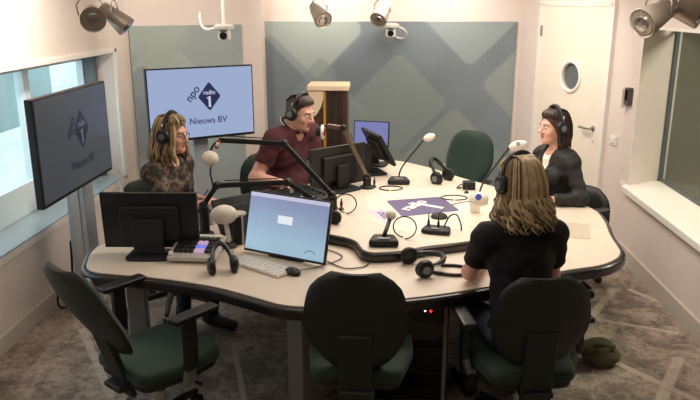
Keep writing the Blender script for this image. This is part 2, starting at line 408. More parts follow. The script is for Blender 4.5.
# left window: white casing, frame, mullions, panes
f = MB()
for (y, z, sy, sz) in [((WY0+WY1)/2, WZ1+.02, WY1-WY0+.12, .04), ((WY0+WY1)/2, WZ0-.025, WY1-WY0+.12, .065), (WY1+.02, (WZ0+WZ1)/2, .05, WZ1-WZ0+.08), (WY0-.02, (WZ0+WZ1)/2, .05, WZ1-WZ0+.08)]:
    f.box((LX+.006, y, z), (.026, sy, sz), bev=.006)
struct(f.build('trim_1', 'white_trim'))
f = MB(); f.box((LX-.13, (WY0+WY1)/2, WZ0+.003), (.30, WY1-WY0, .012), bev=.003); struct(f.build('trim_2', 'sill'))
wn = struct(MB().box((LX-.28, (WY0+WY1)/2, WZ0+.125), (.06, WY1-WY0, .23), bev=.006).build('window_1', 'window_frame'))
f = MB(); f.box((LX-.28, (WY0+WY1)/2, WZ1-.03), (.06, WY1-WY0, .06), bev=.004)
f.build('window_head', 'window_frame', wn)
for y in (5.03, 3.5): MB().box((LX-.28, y, (WZ0+WZ1)/2+.1), (.07, .085, WZ1-WZ0-.2), bev=.008).build('mullion', 'window_frame', wn)
MB().box((LX-.20, WY1-.03, (WZ0+WZ1)/2), (.10, .06, WZ1-WZ0-.01), bev=.006).build('mullion', 'grey_frame', wn)
MB().box((LX-.28, 6.06, (WZ0+WZ1)/2+.1), (.06, .06, WZ1-WZ0-.2), bev=.004).build('window_jamb', 'window_frame', wn)
for (a, b) in ((5.075, 6.03), (3.545, 4.985), (2.32, 3.455)):
    MB().box((LX-.28, (a+b)/2, (WZ0+.24+WZ1-.06)/2), (.008, b-a, WZ1-WZ0-.3)).build('pane', 'glass', wn)
# right window
f = MB()
f.box((RX-.02, (RY0+RY1)/2, RZ0-.012), (.06, RY1-RY0+.04, .055), bev=.010); f.box((RX+.17, (RY0+RY1)/2+.06, RZ0), (.36, RY1-RY0+.22, .03), bev=.004); struct(f.build('trim_3', 'white_trim'))
f = MB(); f.box((RX+.16, (RY0+RY1)/2, RZ1+.002), (.34, RY1-RY0, .02)); struct(f.build('trim_4', 'white_trim'))
wn = struct(MB().box((RX+.34, (RY0+RY1)/2+.1, RZ0+.022), (.03, RY1-RY0+.2, .02)).build('window_2', 'grey_frame'))
MB().box((RX+.34, RY1+.20, (RZ0+RZ1)/2), (.03, .024, RZ1-RZ0)).build('window_jamb', 'grey_frame', wn)
MB().box((RX+.34, (RY0+RY1)/2+.1, RZ1-.012), (.03, RY1-RY0+.2, .024)).build('window_head', 'grey_frame', wn)
MB().box((RX+.34, (RY0+RY1)/2+.09, (RZ0+RZ1)/2), (.012, RY1-RY0+.18, RZ1-RZ0-.05)).build('pane', 'studio_glass', wn)
# the control room behind the right window
f = MB(); f.box((4.2, 4.0, 1.2), (.1, 6.4, 2.8)); f.box((3.3, 7.2, 1.2), (1.8, .1, 2.8)); f.box((3.3, .8, 1.2), (1.8, .1, 2.8)); f.box((3.3, 4, 2.65), (1.8, 6.4, .1)); f.box((3.3, 4, -.05), (1.8, 6.4, .1))
struct(f.build('wall_control_room', 'control'))
area('control_room_light', (3.3, 4.6, 2.55), .8, 70, (1, .93, .8))
# outside the left window
f = MB(); f.box((-6.5, 9, -.6), (7.4, 30, .1)); struct(f.build('ground', 'paving'))
f = MB(); f.box((-7.4, 13, 1.4), (.3, 12, 4)); bo = f.build('neighbouring_building', 'facade'); tag(bo, 'pale building wall outside the left window', 'building')
MB().box((-7.23, 13, .4), (.06, 12, .08), bev=.01).build('facade_band', 'paving', bo)
t = MB().box((-4.3, 8.0, 1.22), (.10, 1.7, 1.0), bev=.04).build('garden_screen', 'facade_dark'); tag(t, 'teal grey outdoor screen seen through the leftmost window pane', 'screen')
for y in (7.25, 8.75): MB().box((-4.3, y, .1), (.06, .06, 1.3)).build('screen_post', 'facade_dark', t)
f = MB()
for i in range(420): f.ball((-4.0+random.gauss(0, .10), 7.35+random.gauss(0, .22), -.32+abs(random.gauss(0, .17))), random.uniform(.02, .05), seg=6)
tag(f.build('garden_hedge', 'grass'), 'low green hedge outdoors seen through the left window', 'hedge')

# door in its angled wall, round porthole
dd = (D1-D0).normalized(); dn = Vector((-dd.y, dd.x, 0))           # dn points into the wall? fixed below
if dn.dot(Vector((0, 4, 0))-D0) < 0: dn = -dn
def on_door(t, off, z): p = D0+dd*t+dn*off; return Vector((p.x, p.y, z))
DT0, DT1 = .20, 1.235
dm = frame(on_door((DT0+DT1)/2, .0, 0), dd, (0, 0, 1))              # local x along wall, y up, z = normal
nsign = 1 if (dm.to_3x3() @ Vector((0, 0, 1))).dot(dn) > 0 else -1
DW = DT1-DT0; zc = 1.46
f = MB()
outer = [(-DW/2+.045, .01), (DW/2-.045, .01), (DW/2-.045, 2.09), (-DW/2+.045, 2.09)]
PX, PR = -.02, .125
# leaf with a real round hole
def holed(f, rect, c, r, z0, z1, n=32):
    x0, y0, x1, y1 = rect; circ = [(c[0]+r*math.cos(2*PI*k/n), c[1]+r*math.sin(2*PI*k/n)) for k in range(n)]
    def onrect(k):
        a = 2*PI*k/n; dx, dy = math.cos(a), math.sin(a); ts = []
        if dx > 1e-6: ts.append((x1-c[0])/dx)
        if dx < -1e-6: ts.append((x0-c[0])/dx)
        if dy > 1e-6: ts.append((y1-c[1])/dy)
        if dy < -1e-6: ts.append((y0-c[1])/dy)
        t = min(ts); return (c[0]+dx*t, c[1]+dy*t)
    rc = [onrect(k) for k in range(n)]
    for k in range(n):
        j = (k+1) % n
        for z in (z0, z1):
            poly = [(*circ[k], z), (*rc[k], z)]
            for cor in ((x0, y0), (x1, y0), (x1, y1), (x0, y1)):      # add the corner between two rim points
                ca = math.atan2(cor[1]-c[1], cor[0]-c[0]) % (2*PI); a0 = 2*PI*k/n; a1 = 2*PI*(k+1)/n
                if a0 < ca < a1: poly.append((*cor, z))
            poly += [(*rc[j], z), (*circ[j], z)]
            f.poly(poly, [tuple(range(len(poly)))], dm)
        f.poly([(*circ[k], z0), (*circ[j], z0), (*circ[j], z1), (*circ[k], z1)], [(0, 1, 2, 3)], dm)
    f.poly([(x0, y0, z0), (x1, y0, z0), (x1, y1, z0), (x0, y1, z0), (x0, y0, z1), (x1, y0, z1), (x1, y1, z1), (x0, y1, z1)],
           [(0, 1, 5, 4), (1, 2, 6, 5), (2, 3, 7, 6), (3, 0, 4, 7)], dm)
holed(f, (-DW/2+.045, .01, DW/2-.045, 2.09), (PX, zc), PR, .004*nsign, .034*nsign)
door = struct(f.build('door_1', 'door', smooth=False))
f = MB()
for (x, y, sx, sy) in [(-DW/2+.02, 1.06, .05, 2.12), (DW/2-.02, 1.06, .05, 2.12), (0, 2.115, DW, .05)]: f.box((x, y, .018*nsign), (sx, sy, .05), bev=.004, mtx=dm)
f.build('door_frame', 'white_trim', door)
f = MB(); f.tube([(PX+(PR+.012)*math.cos(a), zc+(PR+.012)*math.sin(a), .036*nsign) for a in [2*PI*k/40 for k in range(41)]], .018, 8, mtx=dm); f.build('porthole_ring', 'white_trim', door)
f = MB(); f.lathe([(0, 0), (PR, 0), (PR, .006), (0, .006)], (PX, zc, .010*nsign), (0, 0, 1), 32, mtx=dm); f.build('porthole_pane', M['grey_frame'], door)
hx = -DW/2+.13
f = MB(); f.tube([(hx, 1.03, .034*nsign), (hx, 1.03, .085*nsign), (hx+.04, 1.03, .092*nsign), (hx+.13, 1.03, .088*nsign)], .011, 10, mtx=dm); f.lathe([(.024, 0), (.024, .008*nsign)], (hx, 1.03, .034*nsign), (0, 0, 1), 16, mtx=dm)
f.build('door_handle', 'alu', door)
f = MB(); f.lathe([(.022, 0), (.022, .008*nsign)], (hx, .93, .034*nsign), (0, 0, 1), 16, mtx=dm); f.build('keyhole_rosette', 'whitep', door)
f = MB(); f.box((DW/2-.05, 1.86, .040*nsign), (.02, .10, .02), bev=.004, mtx=dm); f.box((DW/2-.05, .3, .040*nsign), (.02, .10, .02), bev=.004, mtx=dm); f.build('hinge', 'alu', door)

# art panels
S = [(-.72, -.04, .37, .09, (146, 158, 154), .55), (-.82, .84, .40, .11, (168, 180, 174), .8), (-.72, .38, .13, .05, (132, 146, 144), .6), (-1.25, .30, .36, .09, (120, 131, 139), .5), (-.18, .42, .30, .08, (112, 121, 130), .45),
     (.10, .08, .38, .09, (142, 155, 148), .6), (.84, 1.02, .40, .09, (152, 164, 164), .75), (1.50, .28, .38, .09, (146, 158, 154), .75), (.70, -.52, .40, .09, (142, 155, 148), .7), (-.30, -.62, .42, .09, (134, 146, 142), .6), (1.42, -.62, .34, .09, (128, 139, 140), .5)]
f = MB(); f.box((0, 0, 0), (2.62, .03, 1.84), bev=.004); o = f.build('art_panel', art_mat('diamond_print', (116, 126, 133), S), loc=(.05, BY-.015, 1.015))
tag(o, 'wide grey-green art panel of overlapping diamonds behind the man and the empty chair', 'art panel', 'printed acoustic panels')
ad = (A1-A0).normalized(); an = Vector((ad.y, -ad.x, 0))
pc = A0+ad*.565+an*.015
f = MB(); f.box((0, 0, 0), (1.09, .03, 1.82), bev=.004)
o = f.build('art_panel', art_mat('diamond_print_pale', (152, 163, 164), [(.05, .42, .5, .09, (172, 184, 178), .7), (.28, .74, .30, .08, (146, 156, 162), .6), (-.45, .1, .34, .08, (130, 140, 150), .6), (.5, .1, .32, .08, (150, 164, 150), .7), (-.3, .8, .25, .06, (162, 174, 166), .7)]), loc=(pc.x, pc.y, 1.005))
o.rotation_euler = (0, 0, math.atan2(ad.y, ad.x)); tag(o, 'narrow grey-green art panel on the angled wall behind the bright television', 'art panel', 'printed acoustic panels')

# intercom and light switch by the door
t = thing('wall_intercom', 'white wall intercom with dark grey front beside the door', 'intercom', (RX-.02, 5.93, 1.37))
MB().box((0, 0, 0), (.05, .085, .14), bev=.008).build('body', 'cabinet_dark', t); MB().box((-.014, .068, -.02), (.06, .045, .16), bev=.01).build('handset', 'whitep', t); MB().box((-.022, -.01, .01), (.006, .06, .09), bev=.002).build('display', 'gloss', t)
sp = on_door(.09, .006, .96); t = thing('light_switch', 'small white light switch between door and right window', 'switch', sp, math.atan2(dd.y, dd.x))
MB().box((0, 0, 0), (.085, .012, .085), bev=.004).build('plate', 'whitep', t)
MB().box((0, .008 if (Matrix.Rotation(math.atan2(dd.y, dd.x), 3, 'Z') @ Vector((0, 1, 0))).dot(dn) > 0 else -.008, 0), (.05, .012, .05), bev=.004).build('rocker', 'whitep', t)

# ------------------------------------------------------------ spotlights and cameras at the ceiling
def spotlight(loc, aim, label, sc=1.0, stem_top=CZ):
    t = thing('ceiling_spotlight', label, 'spotlight', loc, group='ceiling spotlights')
    d = (Vector(aim)-Vector(loc)).normalized()
    MB().lathe([(.001, -.10*sc), (.032*sc, -.095*sc), (.042*sc, -.05*sc), (.054*sc, .02*sc), (.064*sc, .085*sc), (.062*sc, .09*sc), (.054*sc, .082*sc)], (0, 0, 0), d, 24).build('lamp_head', 'beige_metal', t)
    MB().lathe([(.050*sc, .0), (.050*sc, .006*sc)], Vector(d)*.082*sc, d, 20).build('lens', 'lampglow', t)
    MB().lathe([(.026*sc, .0), (.030*sc, .012*sc), (.012*sc, .014*sc)], Vector(d)*.086*sc, d, 16).build('bulb_cap', 'chrome', t)
    f = MB(); sd = Vector((d.y, -d.x, 0)).normalized()
    f.tube([sd*.06*sc, sd*.066*sc+Vector((0, 0, .05*sc)), sd*.03*sc+Vector((0, 0, .095*sc)), Vector((0, 0, .10*sc)), -sd*.03*sc+Vector((0, 0, .095*sc)), -sd*.066*sc+Vector((0, 0, .05*sc)), -sd*.06*sc], .005*sc, 6); f.build('yoke', 'chrome', t)
    MB().tube([(0, 0, .095*sc), (0, 0, stem_top-loc[2])], .009*sc, 8).build('stem', 'chrome', t)
    return t
spotlight((-1.465, 3.55, 2.05), (-.9, 2.4, 1.75), 'round ceiling spotlight turned towards the viewer, left one of the pair above the left window', 1.0)
spotlight((-1.365, 3.6, 2.04), (-.95, 3.62, 1.68), 'ceiling spotlight turned right, right one of the pair above the left window', .85)
spotlight((-.55, 6.0, 2.03), (-.2, 5.4, 1.65), 'ceiling spotlight tilted right above the man', 1.2)
spotlight((-.02, 6.0, 2.04), (-.3, 5.4, 1.55), 'ceiling spotlight tilted left above the wall camera', 1.15)
spotlight((1.29, 3.5, 2.055), (.75, 3.2, 1.8), 'beige ceiling spotlight aimed left near the control room window', 1.15)
spotlight((1.44, 3.6, 2.085), (1.9, 3.3, 1.9), 'ceiling spotlight with dark mouth, rightmost of all', 1.1)

def ptz(loc, label, pole):
    t = thing('dome_camera', label, 'camera', loc, group='white studio cameras')
    MB().lathe([(.075, 0), (.085, .012), (.085, .03), (.06, .045)], (0, 0, .02), (0, 0, 1), 24).build('mount_plate', 'whitep', t)
    MB().box((0, .0, -.02), (.10, .08, .10), bev=.02).build('camera_head', 'whitep', t)
    MB().lathe([(.03, 0), (.032, .02), (.022, .022)], (0, -.035, -.03), (0, -1, 0), 18).build('lens', 'gloss', t)
    MB().box((0, -.042, .012), (.06, .006, .02), bev=.002).build('sensor_strip', 'greyplastic', t)
    if pole: MB().tube([(0, 0, .06), (0, 0, CZ-loc[2])], .017, 10).build('pole', 'whitep', t)
    else: MB().box((.0, .10, .05), (.05, .22, .03), bev=.006).build('wall_bracket', 'whitep', t)
    return t
t = ptz((-1.36, 6.05, 1.88), 'white dome camera on a ceiling pole above the bright television', True)
MB().tube(bez((-.07, .02, .04), (-.22, .03, -.04), (-.22, .02, .12), (-.20, .02, .16)), .012, 8).build('cable', 'whitep', t)
t = ptz((.06, 7.22, 1.86), 'white dome camera fixed to the top of the wide art panel', False)
MB().tube(bez((.05, .05, .03), (.2, .06, .02), (.2, .2, -.14), (.06, .22, -.08)), .010, 8).build('cable', 'whitep', t)

# ------------------------------------------------------------ televisions
def television(loc, rz, w, h, label, dim, rot=None):
    t = thing('television', label, 'television', loc, rz, 'televisions', rot)
    MB().box((0, .028, 0), (w, .045, h), bev=.008).build('casing', 'black', t)
    MB().box((0, .07, -.05), (w*.6, .06, h*.6), bev=.025).build('rear_housing', 'matte', t)
    sc = MB().box((0, .003, .006), (w-.026, .004, h-.034)).build('screen', 'tvdim' if dim else 'tvscreen', t)
    if dim: sc['label'] = 'grey dim screen'
    lb, lw, lt = ('logodim', 'logogrey', 'logodim') if dim else ('logoblue', 'logowhite', 'logoblue')
    up = frame((0, 0, 0), (1, 0, 0), (0, 0, 1))             # text plane: x right, y up, facing -y
    k = h/.6
    def at(x, z, d=.0015, ang=0): return Matrix.Translation((x*k, -d, z*k)) @ up @ Matrix.Rotation(ang, 4, 'Z')
    f = MB(); f.prism(rounded([(.0, -.122*k), (.100*k, 0), (0, .122*k), (-.100*k, 0)], .016*k, 4), -.0004, .0004, mtx=at(.06, .055)); f.build('logo_diamond', lb, sc)
    text_mesh('logo_lettering', 'radio', .050*k, lw, sc, at(.06, .088, .0026), ext=.0003, bold=.0008)
    f = MB(); f.prism([(-.010*k, -.045*k), (.010*k, -.045*k), (.010*k, .045*k), (-.001*k, .045*k), (-.022*k, .034*k), (-.022*k, .022*k), (-.010*k, .027*k)], -.0003, .0003, mtx=at(.06, .012, .0026)); f.build('logo_numeral', lw, sc)
    text_mesh('logo_lettering', 'npo', .092*k, lt, sc, at(-.082, .085, .0022, math.radians(50)), ext=.0003, bold=.001)
    text_mesh('programme_title', 'Nieuws', .074*k, lt, sc, at(-.012, -.145, .0022, 0), ext=.0003, bold=.0006)
    text_mesh('programme_title', 'BV', .074*k, lt, sc, at(.165, -.145, .0022, 0), ext=.0003, bold=.0006)
    return t
p = Vector((-1.835, 4.075, 1.32))
tv = television(p, PI/2, .99, .60, 'dim grey television on a pale column in front of the left window', True)
t = bpy.data.objects.new('screen_stand', None); C.objects.link(t); t.parent = tv; t.location = (.525, .265, -p.z); t.rotation_euler = (0, 0, -PI/2)
MB().box((0, 0, .70), (.13, .16, 1.36), bev=.01).build('column', 'grey_post', t)
MB().box((0, 0, .012), (.16, .20, .024), bev=.008).build('foot_plate', 'grey_post', t)
MB().tube([(.0, -.0, 1.32), (.08, -.3, 1.32), (.16, -.5, 1.32)], .03, 8).build('bracket', 'matte', t)
MB().box((.0, -.082, .62), (.05, .008, .9), bev=.002).build('cable_cover', 'silver', t)
tag(MB().tube(smooth_path([(-2.19, 4.57, .50), (-2.20, 4.57, .30), (-2.21, 4.55, .12), (-2.24, 4.50, .03), (-2.28, 4.47, .05), (-2.29, 4.50, .14)]), .009, 6).build('hanging_cable', 'rubber'), 'black cable looped low beside the pale grey column', 'cable')
TV2 = Vector((-1.467, 5.62, 1.330)); a2 = math.atan2(.55, .72)*.92
tv = television(TV2, a2, .90, .585, 'bright blue television on a pale column behind the woman in patterned blouse', False)
dv = Vector((-math.sin(a2), math.cos(a2), 0))
t = bpy.data.objects.new('screen_stand', None); C.objects.link(t); t.parent = tv; t.location = (0, .15, -TV2.z)
MB().box((0, 0, .72), (.13, .10, 1.4), bev=.01).build('column', 'grey_post', t); MB().box((0, 0, .012), (.5, .34, .024), bev=.008).build('foot_plate', 'grey_post', t); MB().box((0, -.05, 1.32), (.34, .04, .34), bev=.006).build('bracket', 'matte', t)

# ------------------------------------------------------------ the table
T1, T2 = .74, .80
low = [(-1.66, 3.87), (-1.665, 3.70), (-1.575, 3.40), (-1.34, 3.365), (-1.09, 3.317), (-.81, 3.225), (-.58, 3.09), (-.464, 3.02), (-.32, 3.006), (-.06, 3.08), (.187, 3.15), (.38, 3.224),
       (.6, 3.324), (1.006, 3.56), (1.20, 3.625), (1.365, 3.80), (1.398, 4.154), (1.454, 4.446), (1.469, 4.677), (1.42, 4.85), (1.21, 4.875), (.95, 4.98), (.7, 5.1), (0, 5.3), (-.6, 4.95), (-.86, 4.6), (-.98, 4.32), (-1.25, 4.10), (-1.5, 4.0)]
rad = [.12, .1, .2] + [.1]*5 + [.12] + [.1]*5 + [.1, .13] + [.1]*2 + [.15, .12] + [.1]*9
lo_o = rounded(low, rad, 5)
def offset(poly, d):
    out = []; n = len(poly)
    ar = sum(poly[i][0]*poly[(i+1) % n][1]-poly[(i+1) % n][0]*poly[i][1] for i in range(n)); s = 1 if ar > 0 else -1
    for i in range(n):
        a, b = Vector(poly[i-1]), Vector(poly[(i+1) % n]); t = (b-a)
        if t.length < 1e-9: out.append(poly[i]); continue
        t.normalize(); out.append((poly[i][0]+t.y*d*s, poly[i][1]-t.x*d*s))
    return out
table = thing('studio_table', 'large beige studio table with raised centre and thick dark edge', 'table', (0, 4.2, 0))
TM = Matrix.Translation((0, -4.2, 0))
MB().prism(lo_o, T1-.03, T1, bev=.002, mtx=TM, segs=1).build('lower_top', 'table', table)
MB().prism(offset(lo_o, .032), T1-.068, T1-.006, bev=.02, mtx=TM, segs=4).build('lower_edge', 'edge', table)
high = [(-.82, 4.18), (-.55, 4.06), (-.312, 3.91), (-.155, 3.825), (-.10, 3.635), (-.05, 3.605), (.1, 3.63), (.224, 3.715), (.49, 3.82), (.80, 3.98), (.98, 4.3), (1.02, 4.7), (.86, 5.05), (.62, 5.34), (.40, 5.68), (.16, 5.95), (-.05, 5.98), (-.32, 5.72), (-.5, 5.2), (-.72, 4.8), (-.85, 4.45)]
hi_o = rounded(high, [.12, .1, .06, .07, .06, .05, .1, .1, .1, .15, .15, .15, .15, .1, .1, .12, .12, .2, .2, .15, .12], 5)
MB().prism(hi_o, T2-.02, T2, bev=.002, mtx=TM, segs=1).build('raised_top', 'table', table)
MB().prism(offset(hi_o, .016), T2-.058, T2-.006, bev=.016, mtx=TM, segs=4).build('raised_edge', 'edge', table)
MB().prism(rounded([(-.12, 4.77), (.18, 5.01), (.58, 4.98), (.80, 4.62), (.70, 4.18), (.2, 3.9), (-.07, 4.16)], .05), T2-.001, T2+.0015, mtx=TM).build('centre_inlay', 'inlay', table)
for (x, y, sx, sy, rz) in [(-1.42, 3.72, .10, .34, .3), (-.35, 3.45, .1, .4, -.5), (.95, 4.0, .1, .4, .5), (1.15, 4.5, .4, .1, .2), (-.5, 4.7, .4, .1, .9), (.2, 5.4, .4, .1, 0)]:
    MB().box((x, y-4.2, (T1-.07)/2), (sx, sy, T1-.07), rot=(0, 0, rz), bev=.01).build('pedestal', 'cabinet_grey', table)
MB().box((.45, 4.45-4.2, .70), (1.0, 1.2, .06)).build('riser', 'edge', table)
MB().box((-.3, 3.72-4.2, .63), (1.6, .08, .06), rot=(0, 0, -.1), bev=.005).build('cable_tray', 'matte', table)
MB().tube([(-1.55, 3.36-4.2, .69), (-1.47, 3.48-4.2, .60), (-1.40, 3.66-4.2, .62)], .03, 8).build('bracing_tube', 'cabinet_grey', table)

# rack cabinet under the table
t = thing('equipment_rack', 'black equipment rack with a red light under the table front', 'rack', (.15, 3.64, 0))
MB().box((0, 0, .33), (.42, .46, .62), bev=.01).build('casing', 'matte', t)
for i in range(3): MB().box((0, -.235, .14+i*.15), (.38, .015, .11), bev=.004).build('drive_unit', 'gloss', t)
MB().box((-.01, -.245, .545), (.36, .02, .09), bev=.004).build('control_unit', 'black', t)
f = MB(); f.ball((.11, -.258, .56), .007, seg=8); f.build('red_light', 'ledred', t)['label'] = 'glowing red light'
f = MB(); f.ball((.08, -.258, .56), .005, seg=8); f.build('white_light', 'ledwhite', t)['label'] = 'glowing white light'
for x in (-.19, .19): MB().box((x, -.24, .33), (.02, .02, .6), bev=.004).build('rail', 'cabinet_grey', t)
for x in (-.16, .16):
    for y in (-.18, .18): MB().box((x, y, .011), (.05, .05, .022), bev=.005).build('foot', 'rubber', t)

# print on the table centre
ctr = Vector((.267, 4.53, T2+.0015)); upv = Vector((-.82, .5, 0)); upv.normalize(); rt = Vector((upv.y, -upv.x, 0))
pm = frame(ctr, rt, upv)
st = thing('table_sticker', 'purple diamond sticker with white lettering on the table centre', 'sticker', (0, 0, 0))
f = MB(); loc2 = pm.inverted()
q = [loc2 @ Vector((x, y, T2+.0015)) for x, y in ((.024, 4.648), (.411, 4.771), (.508, 4.428), (.126, 4.274))]
f.prism(rounded([(v.x, v.y) for v in q], .03, 4), 0, .0012, mtx=pm); f.build('purple_print', 'purple', st)
text_mesh('lettering', 'radio', .125, 'white_ink', st, pm @ Matrix.Translation((-.02, .055, .0016)), ext=.0003, bold=.004)
text_mesh('numeral', 'l', .24, 'white_ink', st, pm @ Matrix.Translation((.03, -.075, .0016)), ext=.0003, bold=.008)
q = [loc2 @ Vector((x, y, T2+.0015)) for x, y in ((-.10, 4.40), (.005, 4.45), (.085, 4.22), (.017, 4.12))]
f = MB(); f.prism(rounded([(v.x, v.y) for v in q], .02, 4), 0, .0012, mtx=pm); f.build('lilac_print', 'lilac', st)
qc = sum(q, Vector())/4; qd = q[1]-q[2]
text_mesh('lettering', 'npo', .10, 'purple', st, pm @ Matrix.Translation((qc.x, qc.y, .0016)) @ Matrix.Rotation(math.atan2(qd.y, qd.x), 4, 'Z'), ext=.0003, bold=.002)

# ------------------------------------------------------------ office chairs
def chair(loc, rz, label, front='green', back='dkgreen', arms=True, rake=.14, bz=0, group='green office chairs', az=0, zs=0, bh=.47, stem=.10):
    t = thing('office_chair', label, 'chair', loc, rz, group)              # faces +y
    f = MB(); seat = rounded([(-.20, -.22), (.20, -.22), (.25, .02), (.235, .22), (.10, .265), (-.10, .265), (-.235, .22), (-.25, .02)], .06, 4)
    f.prism(seat, .405+zs, .475+zs, bev=.03, segs=4); f.build('seat', front, t, smooth=True)
    MB().prism([(x*.93, y*.93) for x, y in seat], .375+zs, .412+zs, bev=.012).build('seat_pan', 'shell', t)
    # back rest: a curved padded plate
    def sheet(scale, y0, th, name, m, wtop=.175, wmid=.225, wbot=.12):
        f = MB(); nz, nx = 14, 10; P = {}
        for i in range(nz+1):
            v = i/nz; z = .56+bz+bh*v
            if v < .5: wd = wbot+(wmid-wbot)*math.sin(v/.5*PI/2)
            else: wd = wmid+(wtop-wmid)*((v-.5)/.5)**1.6
            wd *= scale
            if v > .80: wd *= math.sqrt(max(0, 1-((v-.80)/.20*.80)**2))
            if v < .1: wd *= math.sqrt(max(0, 1-((.1-v)/.1*.5)**2))
            if v == 1: z += 0
            for j in range(nx+1):
                u = -1+2*j/nx; x = wd*u
                y = y0-(z-.5)*rake + .035*u*u - .03*math.sin(v*PI)*.6
                bulge = th*math.sqrt(max(0, 1-u**4))*(math.sqrt(max(0, 1-(2*v-1)**6))*.85+.15)
                P[i, j, 0] = f.b.verts.new((x, y, z)); P[i, j, 1] = f.b.verts.new((x, y+bulge+.004, z))
        for i in range(nz):
            for j in range(nx):
                for k in (0, 1):
                    a = [P[i, j, k], P[i, j+1, k], P[i+1, j+1, k], P[i+1, j, k]]; f.b.faces.new(a if k == 0 else a[::-1])
        for i in range(nz):
            for j in (0, nx): f.b.faces.new((P[i, j, 0], P[i+1, j, 0], P[i+1, j, 1], P[i, j, 1]))
        for j in range(nx):
            for i in (0, nz): f.b.faces.new((P[i, j, 0], P[i, j+1, 0], P[i, j+1, 1], P[i, j, 1]))
        return f.build(name, m, t, smooth=True, sharp=75)
    sheet(1.0, -.205, .055, 'backrest', front if front == back else back)
    sheet(1.02, -.213, .010, 'backrest_shell', 'shell')
    f = MB(); f.box((0, -.235, .50+zs*.5), (stem, .03, .40), rot=(min(.3, rake*.7), 0, 0), bev=.012); f.box((0, -.15, .375+zs), (stem, .22, .03), bev=.01); f.build('back_stem', 'shell', t)
    MB().box((0, 0, .355+zs), (.16, .22, .05), bev=.012).build('tilt_mechanism', 'matte', t)
    MB().tube([(.07, .03, .36+zs), (.2, .05, .35+zs), (.26, .06, .345+zs)], .008, 8).build('lever', 'matte', t)
    if arms:
        for s in (-1, 1):
            a = MB().box((s*.285, .02, .665+az), (.07, .25, .028), bev=.012).build('armrest', 'black', t)
            MB().box((s*.285, -.01, .56+az/2), (.035, .07, .19+az), bev=.01).build('arm_post', 'black', a)
            MB().box((s*.27, -.01, .44), (.03, .06, .12), rot=(0, s*.25, 0), bev=.008).build('arm_bracket', 'greyplastic', a)
            MB().tube([(s*.25, -.01, .385), (s*.16, 0, .375), (s*.05, 0, .37)], .014, 8).build('arm_bar', 'greyplastic', a)
    MB().lathe([(.028, .11), (.028, .25), (.02, .25), (.02, .34+zs)], (0, 0, 0), (0, 0, 1), 16).build('gas_lift', 'chrome', t)
    for k in range(5):
        a = PI/2+.3+k*2*PI/5; d = Vector((math.cos(a), math.sin(a), 0))
        f = MB(); f.tube([d*.02+Vector((0, 0, .12)), d*.16+Vector((0, 0, .105)), d*.30+Vector((0, 0, .075))], [.026, .022, .016], 8); lg = f.build('base_spoke', 'black', t)
        n = Vector((-d.y, d.x, 0)); f = MB()
        for s in (-1, 1): f.lathe([(.001, -.011), (.022, -.011), (.028, -.005), (.028, .005), (.022, .011), (.001, .011)], d*.30+n*s*.016+Vector((0, 0, .028)), n, 16)
        f.build('caster', 'matte', lg)
    return t
chair((-1.10, 3.07, 0), -.64, 'empty dark green office chair at the left front corner of the table', bz=.0, rake=.5, az=.07, stem=.13)
chair((-.095, 2.99, 0), -.06, 'empty black-backed office chair at the middle of the table front', bz=-.01, zs=.07, arms=False, stem=.15)
chair((.68, 3.13, 0), .16, 'office chair occupied by the woman in black t-shirt', bz=-.055, bh=.45, stem=.15)
chair((.60, 5.86, 0), PI-.6, 'empty green office chair at the far side of the table', front='green', back='green', rake=.3)
chair((-1.50, 4.58, 0), math.radians(-115), 'office chair occupied by the woman in patterned blouse', bz=-.12)
chair((-.80, 5.32, 0), math.radians(-127), 'office chair occupied by the man in maroon polo shirt', bz=-.08)
chair((1.40, 5.16, 0), math.radians(120), 'black office chair with padded arms under the woman in dark jacket', front='shell', back='shell', group=None, bz=-.27)

# ------------------------------------------------------------ screens and keyboards on the table
def monitor(name, loc, rz, w, h, label, lift, tilt=.0, group='desk monitors', screen='gloss', neck=.10):
    """faces -y; loc is the foot on the table"""
    t = thing(name, label, 'monitor', loc, rz, group)
    tm = Matrix.Translation((0, 0, lift+h/2)) @ Matrix.Rotation(-tilt, 4, 'X')
    MB().box((0, .012, 0), (w, .024, h), bev=.005, mtx=tm).build('casing', 'black', t)
    MB().box((0, .032, -.01), (w*.62, .035, h*.62), bev=.014, mtx=tm).build('rear_housing', 'matte', t)
    s = MB().box((0, 0, 0), (w-.016, .003, h-.022)).build('screen', screen, t); s.matrix_local = tm @ Matrix.Translation((0, -.001, .003))
    MB().box((0, .068+tilt*.05, (lift+h*.55)/2+.01), (neck, .025, lift+h*.5), bev=.008).build('stand_neck', 'matte', t)
    MB().prism(rrect(.25, .19, .05), 0, .014, bev=.005, mtx=Matrix.Translation((0, .06, 0))).build('stand_foot', 'matte', t)
    return t, s, tm
monitor('computer_monitor', (-1.30, 3.71, T1), PI+.03, .54, .325, 'black monitor seen from behind on the left end of the table', .035, .06, neck=.17)
t, s, tm = monitor('computer_monitor', (-.528, 3.66, T1), math.radians(-25.5), .53, .345, 'monitor with blue lock screen on the table front', .010, .26, screen='lock')
MB().box((-.01, -.003, .03), (.095, .002, .045), bev=.0009).build('dialog_box', 'dialog', s)
f = MB(); f.tube([(.17+.03*math.cos(a), -.003, -.13+.018*math.sin(a)) for a in [PI*k/10 for k in range(11)]], .002, 5); f.build('screen_mark', 'logoblue', s)
monitor('computer_monitor', (-.335, 4.98, T2), math.radians(-138), .50, .30, 'black monitor seen from behind in front of the man', .02)
monitor('computer_monitor', (-.03, 5.50, T2), math.radians(112), .40, .28, 'black monitor seen almost edge-on right of the man', .08, .5)
